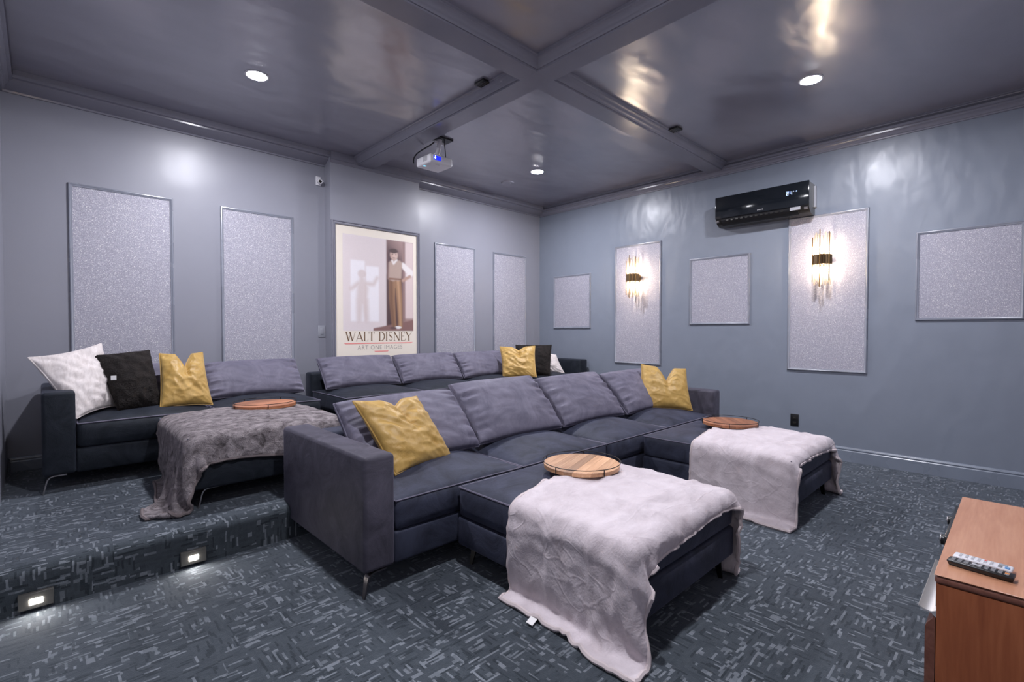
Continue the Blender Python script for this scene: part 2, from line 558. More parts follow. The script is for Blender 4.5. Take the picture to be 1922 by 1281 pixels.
def rbox(x0, x1, y0, y1, z0, z1, r=0.02, seg=3):
    bm = bmesh.new()
    box(bm, x0, x1, y0, y1, z0, z1)
    bmesh.ops.bevel(bm, geom=bm.edges[:], offset=r, segments=seg, profile=0.5, affect='EDGES')
    return bm

def cube_grid(nx, ny, nz):
    """surface of [-1,1]^3 as a grid clustered to the edges, welded"""
    def sp(n):
        t = np.linspace(-1, 1, n + 1)
        return np.sign(t) * (1 - (1 - np.abs(t)) ** 1.7)
    ax = [sp(nx), sp(ny), sp(nz)]
    bm = bmesh.new()
    cache = {}
    def v(p):
        k = tuple(round(c, 5) for c in p)
        if k not in cache:
            cache[k] = bm.verts.new(p)
        return cache[k]
    for a in range(3):
        b, c = (a + 1) % 3, (a + 2) % 3
        for s in (-1, 1):
            for i in range(len(ax[b]) - 1):
                for j in range(len(ax[c]) - 1):
                    q = []
                    for ii, jj in ((i, j), (i + 1, j), (i + 1, j + 1), (i, j + 1)):
                        p = [0, 0, 0]
                        p[a] = s
                        p[b] = ax[b][ii]
                        p[c] = ax[c][jj]
                        q.append(v(p))
                    bm.faces.new(q if s > 0 else q[::-1])
    return bm

def rounded(p, h, r):
    """unit cube point -> rounded box of half sizes h"""
    q = Vector((p[0] * h[0], p[1] * h[1], p[2] * h[2]))
    c = Vector([max(-(h[i] - r), min(h[i] - r, q[i])) for i in range(3)])
    d = q - c
    return c + d.normalized() * r if d.length > 1e-9 else q

def seat_cushion(x0, x1, y0, y1, z0, z1, crown, r=0.028, seed=0, nx=18, ny=16):
    bm = cube_grid(nx, ny, 5)
    h = ((x1 - x0) / 2, (y1 - y0) / 2, (z1 - z0) / 2)
    c = Vector(((x0 + x1) / 2, (y0 + y1) / 2, (z0 + z1) / 2))
    for v in bm.verts:
        u = v.co.copy()
        p = rounded(u, h, r)
        if u.z > -0.9:
            t = (u.z + 1) / 2
            k = (1 - abs(u.x) ** 2.6) * (1 - abs(u.y) ** 2.6)
            p.z += crown * k * t
            p.z += 0.006 * noise.noise(Vector((p.x * 6 + seed, p.y * 6, 3.1))) * t * k ** 0.3
        # slack sides
        k2 = (1 - u.z * u.z)
        p.y += math.copysign(0.012, u.y) * k2 * (1 - u.x ** 2) * (abs(u.y) > 0.97)
        p.x += math.copysign(0.006, u.x) * k2 * (1 - u.y ** 2) * (abs(u.x) > 0.97)
        v.co = p + c
    return bm

def piping(x0, x1, y0, y1, z, crown, r=0.0045):
    """welt along the front and side top edges"""
    pts = []
    n = 12
    ins = 0.006
    def top(x, y):
        u = (2 * x - x0 - x1) / (x1 - x0)
        w = (2 * y - y0 - y1) / (y1 - y0)
        k = max(0, 1 - abs(u) ** 2.6) * max(0, 1 - abs(w) ** 2.6)
        return z - 0.006 + crown * k
    for i in range(n + 1):
        y = y1 - ins - (y1 - y0 - 2 * ins) * i / n
        pts.append((x0 + ins, y, top(x0 + ins, y)))
    for i in range(1, n + 1):
        x = x0 + ins + (x1 - x0 - 2 * ins) * i / n
        pts.append((x, y0 + ins, top(x, y0 + ins)))
    for i in range(1, n + 1):
        y = y0 + ins + (y1 - y0 - 2 * ins) * i / n
        pts.append((x1 - ins, y, top(x1 - ins, y)))
    bm = bmesh.new()
    tube(bm, pts, r, 5)
    return bm

def pillow(bl, br, tl, tr, thick, chop=0.0, concave=0.06, wr=0.010, seed=0, n=34, flop=0.0, ex=0.42, gather=0.0):
    """scatter pillow spanned by four corners; chop = karate dent depth at the top (fraction of height)"""
    bl, br, tl, tr = map(Vector, (bl, br, tl, tr))
    ux = ((br - bl) + (tr - tl)) / 2
    uz = ((tl - bl) + (tr - br)) / 2
    nrm = ux.cross(uz).normalized()
    bm = bmesh.new()
    grids = []
    tt = [math.copysign(1 - (1 - abs(a)) ** 1.35, a) for a in [2 * i / n - 1 for i in range(n + 1)]]
    for side in (1, -1):
        g = []
        for i in range(n + 1):
            row = []
            for j in range(n + 1):
                edge = i in (0, n) or j in (0, n)
                if side < 0 and edge:
                    row.append(grids[0][i][j])
                    continue
                u, v = tt[i], tt[j]
                cu = u * (1 - concave * (1 - v * v))
                cv = v * (1 - concave * (1 - u * u))
                s, t = (cu + 1) / 2, (cv + 1) / 2
                p = bl * (1 - s) * (1 - t) + br * s * (1 - t) + tl * (1 - s) * t + tr * s * t
                e = max(0.0, (1 - u * u) * (1 - v * v))
                th = thick * 0.5 * e ** ex
                dent = 0.0
                if chop:
                    up = max(0.0, (v + 0.25) / 1.25)
                    w_ = 0.42
                    k = max(0.0, 1 - abs(u - 0.06) / w_)
                    dent = chop * up ** 1.6 * k ** 1.25
                    p -= uz * dent
                    th *= 1 - 0.35 * up * k
                    # crease running down from the notch
                    cr = math.exp(-((u - 0.06) / 0.10) ** 2) * max(0, 1 - abs(v - 0.45) / 0.6)
                    th -= thick * 0.16 * cr
                f = noise.noise(Vector((u * 2.3 + seed * 7.1, v * 2.9 + side, seed)))
                f2 = 1 - abs(noise.noise(Vector((u * 2.2 + v * 2.8 + seed, (u - v) * 1.1, side * 3.0 + seed)))) * 2.2
                f3 = 1 - min(1.0, abs(noise.noise(Vector((u * 2.0 + v * 3.6 - seed + 0.8 * f, v * 2.0 - u * 1.4, side * 5.0 + seed * 2)))) * 3.4)
                f3 = f3 ** 2
                d = (wr * f * 1.2 + wr * (f2 - 0.4) * 0.9 + wr * 0.8 * (f3 - 0.3)) * e ** 0.3
                if gather:
                    k = max(0.0, (abs(u) - 0.62) / 0.38)
                    k = k * (1 - max(0.0, (abs(u) - 0.93) / 0.07))
                    d += gather * k * (math.sin(v * 13 + seed * 2.1 + 2.0 * math.sin(v * 4 + seed) + abs(u) * 2) + 0.4 * math.sin(v * 29 + seed)) * (1 - v ** 6)
                p = p + nrm * (side * (th + d))
                p = p - nrm * flop * max(0, v) ** 2
                row.append(bm.verts.new(p))
            g.append(row)
        grids.append(g)
    for side in (0, 1):
        g = grids[side]
        for i in range(n):
            for j in range(n):
                q = [g[i][j], g[i + 1][j], g[i + 1][j + 1], g[i][j + 1]]
                bm.faces.new(q if side == 0 else q[::-1])
    return bm, grids[0]

def rim_points(corner_grid):
    g = corner_grid
    n = len(g) - 1
    pts = [g[i][0].co.copy() for i in range(n + 1)] + [g[n][j].co.copy() for j in range(1, n + 1)]
    pts += [g[i][n].co.copy() for i in range(n - 1, -1, -1)] + [g[0][j].co.copy() for j in range(n - 1, 0, -1)]
    return pts

# ------------------------------------------------------------------ structure
# floor
bm = bmesh.new()
box(bm, XL - 0.1, XR + 0.1, YF - 0.1, YB + 0.1, -0.12, 0.0)
struct('floor', bm, CARPET, smooth=False)
# raised back floor with a rolled carpet nosing
bm = bmesh.new()
prof = [(PY + 0.012, 0.0)]
R_ = 0.045
prof.append((PY + 0.012, PZ - 2 * R_))
for k in range(0, 10):
    a = math.radians(-100 + k * 190 / 9 * 1.0)
    prof.append((PY + 0.005 - 0.0 + R_ * (1 - math.cos(math.radians(k * 10))) * 1.6 - 0.01, PZ - R_ + R_ * math.sin(math.radians(k * 10))))
prof += [(YB + 0.1, PZ), (YB + 0.1, 0.0)]
A = [bm.verts.new((XL - 0.1, y, z)) for y, z in prof]
B = [bm.verts.new((XR + 0.1, y, z)) for y, z in prof]
for i in range(len(prof)):
    j = (i + 1) % len(prof)
    bm.faces.new((A[i], A[j], B[j], B[i]))
bm.faces.new(A[::-1])
bm.faces.new(B)
struct('floor_2', bm, CARPET)
# walls and ceiling
T = 0.12
struct('wall_back', bbox(XL - T, XR + T, YB, YB + T, 0, ZC + 0.1), WALL, smooth=False)
struct('wall_right', bbox(XR, XR + T, YF - T, YB, 0, ZC + 0.1), WALLR, smooth=False)
struct('wall_left', bbox(XL - T, XL, YF - T, YB, 0, ZC + 0.1), WALL, smooth=False)
struct('wall_front', bbox(XL, XR, YF - T, YF, 0, ZC + 0.1), WALL, smooth=False)
struct('ceiling', bbox(XL, XR, YF, YB, ZC, ZC + 0.1), CEIL, smooth=False)
# projecting chase behind the poster
CX0, CX1, CY = 2.128, 3.185, 4.88
struct('wall_center', bbox(CX0, CX1, CY, YB + 0.01, 0, ZC + 0.02), WALL, smooth=False)
# ceiling beams
BX0, BX1, BY0, BY1, BZ = 2.42, 2.59, 2.28, 2.44, 2.95
bm = bmesh.new()
xs = [XL, BX0, BX1, XR]
box(bm, BX0, BX1, YF, YB, BZ, ZC + 0.01)
struct('trim_1', bm, TRIM, smooth=False)
bm = bmesh.new()
box(bm, XL, BX0 + 0.0, BY0, BY1, BZ + 0.0005, ZC + 0.01)
box(bm, BX1, XR, BY0, BY1, BZ + 0.0005, ZC + 0.01)
struct('trim_2', bm, TRIM, smooth=False)
# coffer mouldings, one loop per ceiling field
cof = [(0, ZC + 0.005), (0, BZ + 0.012), (0.008, BZ + 0.012), (0.012, BZ + 0.020), (0.020, BZ + 0.026), (0.026, BZ + 0.040),
       (0.040, BZ + 0.056), (0.048, BZ + 0.060), (0.050, BZ + 0.068), (0.058, BZ + 0.071), (0.058, ZC + 0.005)]
tn = 3
for xa, xb in ((XL, BX0), (BX1, XR)):
    for ya, yb in ((YF, BY0), (BY1, YB - 0.075)):
        bm = bmesh.new()
        extrude_profile(bm, cof, (xa, ya, 0), (xb, ya, 0), (0, 1, 0), 1, 1)
        extrude_profile(bm, cof, (xb, ya, 0), (xb, yb, 0), (-1, 0, 0), 1, 1)
        extrude_profile(bm, cof, (xb, yb, 0), (xa, yb, 0), (0, -1, 0), 1, 1)
        extrude_profile(bm, cof, (xa, yb, 0), (xa, ya, 0), (1, 0, 0), 1, 1)
        struct('trim_%d' % tn, bm, TRIM)
        tn += 1
# crown band under the coffers, along the walls
band = [(0, 2.985), (0, 2.905), (0.012, 2.905), (0.014, 2.916), (0.022, 2.920), (0.026, 2.934), (0.036, 2.944), (0.048, 2.949), (0.050, 2.962), (0.066, 2.966), (0.066, 2.985)]
bigband = [(0, 3.04), (0, 2.905), (0.012, 2.905), (0.016, 2.918), (0.036, 2.926), (0.066, 2.940), (0.096, 2.955), (0.104, 2.962), (0.106, 2.974), (0.128, 2.978), (0.132, 2.990), (0.137, 2.994), (0.137, 3.04)]
def crown(n, p0, p1, out, m0=1, m1=1, dz=0.0, band=band):
    bm = bmesh.new()
    extrude_profile(bm, [(d, z + dz) for d, z in band], p0, p1, out, m0, m1)
    struct('trim_%d' % n, bm, TRIM)
crown(7, (XL, YB, 0), (CX0, YB, 0), (0, -1, 0), 0.5, 0, band=bigband)
crown(8, (CX1, YB, 0), (XR, YB, 0), (0, -1, 0), 0, 0.5, band=bigband)
crown(9, (XR, YB, 0), (XR, YF, 0), (-1, 0, 0))
crown(10, (XL, YF, 0), (XL, YB, 0), (1, 0, 0))
crown(11, (XR, YF, 0), (XL, YF, 0), (0, 1, 0))
bm = bmesh.new()
pb = [(0, 3.04), (0, 2.925), (0.006, 2.925), (0.010, 2.936), (0.016, 2.942), (0.018, 2.952), (0.030, 2.958), (0.030, 3.04)]
extrude_profile(bm, pb, (CX0, CY, 0), (CX1, CY, 0), (0, -1, 0), 0, 0)
struct('trim_12', bm, TRIM)
# baseboards
bb = [(0, 0), (0.016, 0), (0.016, 0.098), (0.011, 0.104), (0.011, 0.110), (0.014, 0.114), (0.012, 0.122), (0.006, 0.130), (0, 0.132)]
def base(name, p0, p1, out, dz=0.0, m0=1, m1=1):
    bm = bmesh.new()
    extrude_profile(bm, [(d, z + dz) for d, z in bb], p0, p1, out, m0, m1)
    struct(name, bm, BASEB)
base('baseboard_right', (XR, PY, 0), (XR, YF, 0), (-1, 0, 0), 0, 0, 1)
base('baseboard_left', (XL, YF, 0), (XL, PY, 0), (1, 0, 0), 0, 1, 0)
base('baseboard_front', (XR, YF, 0), (XL, YF, 0), (0, 1, 0))
base('baseboard_back', (XL, YB, 0), (CX0, YB, 0), (0, -1, 0), PZ - 0.03, 1, 0)
base('baseboard_back_right', (CX1, YB, 0), (XR, YB, 0), (0, -1, 0), PZ - 0.03, 0, 1)

# ------------------------------------------------------------------ wall panels
FR = 0.024
def frame_bm(a0, a1, z0, z1, P, out):
    """picture-frame moulding; P(a, z, d) gives a point d out from the wall"""
    bm = bmesh.new()
    prof = [(0, 0), (0, 0.010), (0.004, 0.017), (0.010, 0.019), (0.015, 0.014), (0.020, 0.012), (FR, 0.009), (FR, 0)]
    loops = []
    for ins, d in prof:
        loops.append([bm.verts.new(P(a, z, d)) for a, z in ((a0 + ins, z0 + ins), (a1 - ins, z0 + ins), (a1 - ins, z1 - ins), (a0 + ins, z1 - ins))])
    for i in range(len(prof) - 1):
        for k in range(4):
            bm.faces.new((loops[i][k], loops[i][(k + 1) % 4], loops[i + 1][(k + 1) % 4], loops[i + 1][k]))
    return bm

def panel(wall, a0, a1, z0, z1, label, grp):
    if wall == 'back':
        P = lambda a, z, d: Vector((a, YB - d, z))
        loc = ((a0 + a1) / 2, YB, z0)
        fb = bbox(a0 + FR * 0.6, a1 - FR * 0.6, YB - 0.006, YB - 0.0005, z0 + FR * 0.6, z1 - FR * 0.6)
    elif wall == 'right':
        P = lambda a, z, d: Vector((XR - d, a, z))
        loc = (XR, (a0 + a1) / 2, z0)
        fb = bbox(XR - 0.006, XR - 0.0005, a0 + FR * 0.6, a1 - FR * 0.6, z0 + FR * 0.6, z1 - FR * 0.6)
    t = thing('wall_panel', loc, label, 'wall panel', grp)
    obj('glitter_cloth', fb, GLITTER, t, smooth=False)
    obj('moulding', frame_bm(a0, a1, z0, z1, P, None), PFRAME, t)
    return t

zt, zb = 2.335, 0.80
panel('back', 0.156, 0.818, zb, zt, 'tall glitter wall panel behind the cream and black pillows, leftmost on the back wall', 'tall glitter panels')
panel('back', 1.172, 1.809, zb, zt, 'tall glitter wall panel on the back wall between the leftmost panel and the poster', 'tall glitter panels')
panel('back', 3.489, 4.131, zb, 2.30, 'tall glitter wall panel right next to the poster on its right', 'tall glitter panels')
panel('back', 4.449, 5.09, zb, 2.29, 'tall glitter wall panel in the back corner above the far gold pillow', 'tall glitter panels')
panel('right', 4.067, 4.731, 1.25, 2.00, 'small square glitter panel nearest the back corner on the right wall', 'square glitter panels')
panel('right', 3.018, 3.675, 0.80, 2.30, 'tall glitter panel with the farther, smaller-looking sconce on it', 'tall glitter panels')
panel('right', 1.994, 2.659, 1.283, 2.035, 'square glitter panel between the two sconce panels, below the air conditioner', 'square glitter panels')
panel('right', 0.972, 1.632, 0.825, 2.325, 'tall glitter panel with the nearer sconce, partly under the air conditioner', 'tall glitter panels')
panel('right', -0.005, 0.641, 1.30, 2.05, 'square glitter panel on the right wall, farthest from the back corner', 'square glitter panels')

# ------------------------------------------------------------------ ceiling downlights
def downlight(x, y, label):
    t = thing('ceiling_light', (x, y, ZC), label, 'ceiling light', 'recessed ceiling lights')
    bm = bmesh.new()
    n = 32
    prof = [(0.080, ZC), (0.080, ZC - 0.003), (0.076, ZC - 0.005), (0.066, ZC - 0.005), (0.065, ZC - 0.002), (0.065, ZC)]
    rings = [[bm.verts.new((x + r * math.cos(2 * math.pi * i / n), y + r * math.sin(2 * math.pi * i / n), z)) for i in range(n)] for r, z in prof]
    for A, B in zip(rings, rings[1:]):
        for i in range(n):
            bm.faces.new((A[i], A[(i + 1) % n], B[(i + 1) % n], B[i]))
    obj('trim_ring', bm, WHITEP, t)
    bm = bmesh.new()
    prof = [(0.0645, ZC - 0.001), (0.063, ZC - 0.005), (0.056, ZC - 0.0065), (0.036, ZC - 0.0075), (0.014, ZC - 0.008)]
    rings = [[bm.verts.new((x + r * math.cos(2 * math.pi * i / n), y + r * math.sin(2 * math.pi * i / n), z)) for i in range(n)] for r, z in prof]
    for A, B in zip(rings, rings[1:]):
        for i in range(n):
            bm.faces.new((A[i], A[(i + 1) % n], B[(i + 1) % n], B[i]))
    bm.faces.new(rings[-1])
    obj('diffuser', bm, LAMP_E, t)
downlight(1.13, 3.80, 'round recessed ceiling light over the left back sofa')
downlight(4.10, 3.86, 'round recessed ceiling light in the far coffer near the projector')
downlight(4.04, 1.09, 'round recessed ceiling light in the coffer nearest the air conditioner')
downlight(1.10, 1.09, 'round recessed ceiling light in the coffer over the left wall sconce')

# ------------------------------------------------------------------ sconces
def sconce():
    x, y, z = XR - 0.006, 3.345, 1.868
    t = thing('wall_sconce', (x, y, z), 'brass wall sconce with glass rods on the farther tall panel', 'wall lamp', 'wall sconces')
    bm = bmesh.new()
    # back plate: short hexagonal bar and arm
    n = 6
    cyl(bm, (x - 0.001, y, z), (x - 0.022, y, z), 0.058, 0.052, n=24)
    cyl(bm, (x - 0.02, y, z), (x - 0.055, y, z), 0.022, n=12)
    obj('back_plate', bm, BRONZE, t)
    cx = x - 0.098
    bm = bmesh.new()
    m_ = 36
    R0 = 0.074
    ring = []
    for i in range(m_ * 2):
        a = math.pi * i / m_
        r = R0 + (0.004 if i % 2 else -0.001)
        ring.append((cx + r * math.cos(a), y + r * math.sin(a)))
    lv = [[bm.verts.new((px, py, zz)) for px, py in ring] for zz in (z - 0.045, z + 0.045)]
    k = len(ring)
    for i in range(k):
        bm.faces.new((lv[0][i], lv[0][(i + 1) % k], lv[1][(i + 1) % k], lv[1][i]))
    bm.faces.new(lv[0][::-1])
    bm.faces.new(lv[1])
    obj('ribbed_band', bm, BRONZE, t, smooth=False)
    for s in (-1, 1):
        bm = bmesh.new()
        cyl(bm, (cx, y, z + s * 0.045), (cx, y, z + s * 0.060), 0.018, n=10)
        obj('lamp_holder', bm, BRASS, t)
        bm = bmesh.new()
        prof = [(0.010, 0.060), (0.017, 0.072), (0.022, 0.09), (0.022, 0.108), (0.016, 0.124), (0.006, 0.132)]
        rings = [[bm.verts.new((cx + r * math.cos(2 * math.pi * i / 14), y + r * math.sin(2 * math.pi * i / 14), z + s * h)) for i in range(14)] for r, h in prof]
        for A, B in zip(rings, rings[1:]):
            for i in range(14):
                bm.faces.new((A[i], A[(i + 1) % 14], B[(i + 1) % 14], B[i]))
        bm.faces.new(rings[-1])
        obj('bulb', bm, BULB_E, t)
    for i in range(14):
        a = 2 * math.pi * (i + 0.5) / 14
        L1 = (0.235, 0.205, 0.25)[i % 3]
        L2 = (0.215, 0.235, 0.19)[i % 3]
        bm = bmesh.new()
        px, py = cx + 0.062 * math.cos(a), y + 0.062 * math.sin(a)
        tube(bm, [(px, py, z - L2), (px, py, z + L1)], 0.0082, 8)
        obj('glass_rod', bm, ROD, t)
    for a, L1, L2 in ((math.pi, 0.275, 0.255), (math.pi + 0.95, 0.25, 0.20), (math.pi - 0.95, 0.21, 0.21), (0.5, 0.23, 0.20)):
        bm = bmesh.new()
        px, py = cx + 0.083 * math.cos(a), y + 0.083 * math.sin(a)
        cyl(bm, (px, py, z - L2), (px, py, z + L1), 0.0042, n=8)
        obj('brass_rod', bm, BRASS, t)
    return t
sc1 = sconce()
sc2 = copy_tree(sc1)
sc2.location.y = 1.312
sc2.location.z = 1.878
sc2['label'] = 'brass wall sconce with glass rods on the nearer tall panel, right of the air conditioner'
sc3 = copy_tree(sc1)
sc3.rotation_euler.z = math.pi
sc3.location = (XL + 0.006, 0.12, 1.90)
sc3['label'] = 'brass wall sconce alone on the left wall'

# ------------------------------------------------------------------ air conditioner
y0, y1 = 1.40, 2.285
t = thing('air_conditioner', (XR, (y0 + y1) / 2, 2.32), 'wide black wall air conditioner with blue display, high on the right wall', 'air conditioner')
def ac_prism(prof, ya, yb):
    bm = bmesh.new()
    A = [bm.verts.new((XR - d, ya, z)) for d, z in prof]
    B = [bm.verts.new((XR - d, yb, z)) for d, z in prof]
    n = len(prof)
    for i in range(n):
        bm.faces.new((A[i], A[(i + 1) % n], B[(i + 1) % n], B[i]))
    bm.faces.new(A[::-1])
    bm.faces.new(B)
    return bm
body = [(0.0, 2.325), (0.0, 2.615), (0.175, 2.615), (0.186, 2.605), (0.188, 2.395), (0.182, 2.375), (0.165, 2.350), (0.135, 2.332), (0.10, 2.322), (0.05, 2.320)]
obj('housing', ac_prism(body, y0 + 0.004, y1 - 0.004), SMOKE, t)
obj('front_panel', rbox(XR - 0.203, XR - 0.186, y0, y1, 2.395, 2.622, 0.006, 2), BLACKGLOSS, t)
obj('wall_bracket', bbox(XR - 0.03, XR, y0 - 0.012, y1 - 0.1, 2.40, 2.60), PALEP, t, smooth=False)
fl = [(0.178, 2.384), (0.190, 2.386), (0.189, 2.372), (0.170, 2.346), (0.140, 2.326), (0.133, 2.334), (0.160, 2.352)]
f = obj('air_flap', ac_prism(fl, y0 + 0.10, y1 - 0.06), BLACKP, t)
for i in range(12):
    yy = y0 + 0.22 + i * 0.048
    obj('vent_fin', bbox(XR - 0.193, XR - 0.178, yy, yy + 0.026, 2.366, 2.380), SMOKE, f, smooth=False)
obj('sticker', bbox(XR - 0.1965, XR - 0.1885, y0 + 0.075, y0 + 0.165, 2.362, 2.392), GREYP, t, smooth=False, label='pale rating sticker')
for yy in (y0 + 0.03, y1 - 0.02):
    bm = bmesh.new()
    cyl(bm, (XR - 0.178, yy - 0.016, 2.372), (XR - 0.178, yy + 0.016, 2.372), 0.013, n=12)
    obj('end_cap', bm, BRUSHED, t)
# display digits 24 and a degree dot (as seen from the room, reading left to right = decreasing y)
SEG = {'2': 'abged', '4': 'fgbc'}
bm = bmesh.new()
def seg_digit(ch, yc, zc, w, h, th=0.0035):
    xq0, xq1 = XR - 0.2045, XR - 0.2032
    segs = {'a': (-w / 2, w / 2, h / 2, h / 2), 'g': (-w / 2, w / 2, 0, 0), 'd': (-w / 2, w / 2, -h / 2, -h / 2),
            'f': (-w / 2, -w / 2, 0, h / 2), 'b': (w / 2, w / 2, 0, h / 2), 'e': (-w / 2, -w / 2, -h / 2, 0), 'c': (w / 2, w / 2, -h / 2, 0)}
    for s in SEG[ch]:
        a, b_, c, d = segs[s]
        box(bm, xq0, xq1, yc - b_ - th / 2, yc - a + th / 2, zc + c - th / 2, zc + d + th / 2)
seg_digit('2', y0 + 0.185, 2.530, 0.016, 0.030)
seg_digit('4', y0 + 0.155, 2.530, 0.016, 0.030)
box(bm, XR - 0.2045, XR - 0.2032, y0 + 0.128, y0 + 0.135, 2.540, 2.547)
box(bm, XR - 0.2045, XR - 0.2032, y0 + 0.103, y0 + 0.111, 2.536, 2.544)
obj('display', bm, DIGIT_E, t, smooth=False, label='glowing blue temperature display reading 24')
bm = bmesh.new()
for i, w in enumerate((0.008, 0.006, 0.009, 0.004, 0.008)):
    yy = y0 + 0.455 - i * 0.0115
    box(bm, XR - 0.2042, XR - 0.2030, yy - w / 2, yy + w / 2, 2.418, 2.426)
obj('logo', bm, ALU, t, smooth=False, label='small silver maker mark')

# ------------------------------------------------------------------ projector hanging from the beam
px0, px1, py0, py1, pz0, pz1 = 2.548, 2.80, 3.72, 3.955, 2.742, 2.822
t = thing('projector', (2.74, 3.84, ZC), 'white projector with blue lens hanging from the ceiling by a short mount', 'projector')
bd = obj('body', rbox(px0, px1, py0, py1, pz0, pz1, 0.017, 3), WHITEP, t)
bm = bmesh.new()
for i in range(8):
    zz = pz0 + 0.024 + i * 0.006
    box(bm, px0 - 0.0012, px0 + 0.001, py0 + 0.05, py0 + 0.115, zz, zz + 0.003)
obj('side_grille', bm, GREYP, bd, smooth=False)
obj('lens_bezel', rbox(px0 + 0.026, px0 + 0.122, py0 - 0.004, py0 + 0.006, pz0 + 0.020, pz0 + 0.071, 0.003, 2), WHITEP, bd)
lw = obj('lens_window', bbox(px0 + 0.032, px0 + 0.116, py0 - 0.0052, py0 - 0.0035, pz0 + 0.026, pz0 + 0.065), LENS_E, bd, smooth=False, label='glowing blue lens window')
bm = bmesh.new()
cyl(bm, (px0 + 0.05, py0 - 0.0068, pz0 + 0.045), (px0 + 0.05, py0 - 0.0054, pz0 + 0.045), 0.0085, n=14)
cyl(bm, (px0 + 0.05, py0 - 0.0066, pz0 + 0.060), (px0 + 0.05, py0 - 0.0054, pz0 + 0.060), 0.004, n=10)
obj('lens_highlight', bm, SPOT_E, t)
obj('focus_lever', rbox(px0 + 0.05, px0 + 0.12, py0 + 0.004, py0 + 0.05, pz1 - 0.002, pz1 + 0.006, 0.003, 2), WHITEP, bd)
obj('status_light', bbox(px0 + 0.02, px0 + 0.045, py0 + 0.13, py0 + 0.15, pz0 - 0.0012, pz0 + 0.001), CYAN_E, bd, smooth=False)
obj('foot_cover', bbox(px0 + 0.07, px0 + 0.12, py0 + 0.025, py0 + 0.035, pz0 - 0.003, pz0 + 0.001), BRUSHED, bd, smooth=False)
bm = bmesh.new()
mx, my = 2.70, 3.84
box(bm, 2.69, 2.85, 3.78, 3.90, ZC - 0.014, ZC)
obj('ceiling_plate', bm, BLACKM, t, smooth=False)
bm = bmesh.new()
cyl(bm, (2.735, my, ZC - 0.014), (2.725, my, 2.93), 0.022, n=14)
cyl(bm, (2.725, my, 2.93), (2.70, my, 2.845), 0.019, 0.024, n=14)
box(bm, 2.68, 2.78, my - 0.008, my + 0.008, ZC - 0.055, ZC - 0.035)
obj('mount_arm', bm, WHITEP, t)
bm = bmesh.new()
box(bm, 2.63, 2.77, my - 0.05, my + 0.05, pz1 - 0.001, pz1 + 0.014)
for dx, dy in ((-0.08, -0.06), (0.08, -0.06), (0.08, 0.06), (-0.08, 0.06)):
    cyl(bm, (2.70, my, pz1 + 0.008), (2.70 + dx, my + dy, pz1 + 0.006), 0.006, n=6)
obj('mount_bracket', bm, BLACKM, t)
def bez(p, n=18):
    p = [Vector(q) for q in p]
    return [p[0] * (1 - s) ** 3 + p[1] * 3 * s * (1 - s) ** 2 + p[2] * 3 * s * s * (1 - s) + p[3] * s ** 3 for s in [i / n for i in range(n + 1)]]
bm = bmesh.new()
tube(bm, bez([(2.715, 3.87, ZC - 0.014), (2.66, 3.93, 2.93), (2.53, 4.0, 2.90), (2.53, 3.965, 2.78)]), 0.006, 7)
obj('cable', bm, BLACKP, t)
bm = bmesh.new()
tube(bm, bez([(2.76, 3.80, ZC - 0.014), (2.755, 3.79, 2.94), (2.77, 3.79, 2.90), (2.80, 3.83, pz1 - 0.004)]), 0.005, 7)
obj('cable', bm, BLACKP, t)

# ------------------------------------------------------------------ small ceiling and wall fittings
def vent(x, y, s, z, label):
    t = thing('ceiling_box', (x, y, z), label, 'ceiling box', 'black ceiling boxes')
    obj('cover', rbox(x - s, x + s, y - s, y + s, z - 0.018, z, 0.004, 2), BLACKP, t)
    bm = bmesh.new()
    for i in range(5):
        yy = y - s * 0.7 + i * s * 0.35
        box(bm, x - s * 0.75, x + s * 0.75, yy - 0.003, yy + 0.003, z - 0.0195, z - 0.017)
    obj('slot', bm, SMOKE, t, smooth=False)
vent(2.365, 2.76, 0.052, ZC, 'small black box on the ceiling beside the cross of the beams')
vent(4.13, 2.19, 0.048, ZC, 'small black square box on the ceiling near the right end of the cross beam')
bm = bmesh.new()
cyl(bm, (4.188 * 0.99, 4.40, ZC), (4.188 * 0.99, 4.40, ZC - 0.012), 0.085, 0.078, n=28)
cyl(bm, (4.188 * 0.99, 4.40, ZC - 0.012), (4.188 * 0.99, 4.40, ZC - 0.016), 0.05, 0.045, n=28)
o = obj('round_cover', bm, CEIL, origin=(4.146, 4.40, ZC))
tag(o, 'flat round cover painted like the ceiling, beyond the far recessed light', 'ceiling cover')

t = thing('wall_sensor', (2.06, YB, 2.745), 'small white tilted sensor high on the back wall left of the poster column', 'sensor')
obj('back_plate', rbox(2.035, 2.085, YB - 0.012, YB, 2.70, 2.79, 0.004, 2), WHITEP, t)
bm = rbox(-0.026, 0.026, -0.05, 0.0, -0.022, 0.022, 0.006, 2)
bmesh.ops.rotate(bm, verts=bm.verts, cent=(0, 0, 0), matrix=Matrix.Rotation(math.radians(35), 3, 'Y') @ Matrix.Rotation(math.radians(25), 3, 'X'))
bmesh.ops.translate(bm, verts=bm.verts, vec=(2.072, YB - 0.012, 2.748))
hd = obj('sensor_head', bm, WHITEP, t)
bm = bmesh.new()
box(bm, -0.014, 0.014, -0.053, -0.048, -0.012, 0.012)
bmesh.ops.rotate(bm, verts=bm.verts, cent=(0, 0, 0), matrix=Matrix.Rotation(math.radians(35), 3, 'Y') @ Matrix.Rotation(math.radians(25), 3, 'X'))
bmesh.ops.translate(bm, verts=bm.verts, vec=(2.072, YB - 0.012, 2.748))
obj('sensor_lens', bm, SMOKE, hd, smooth=False)

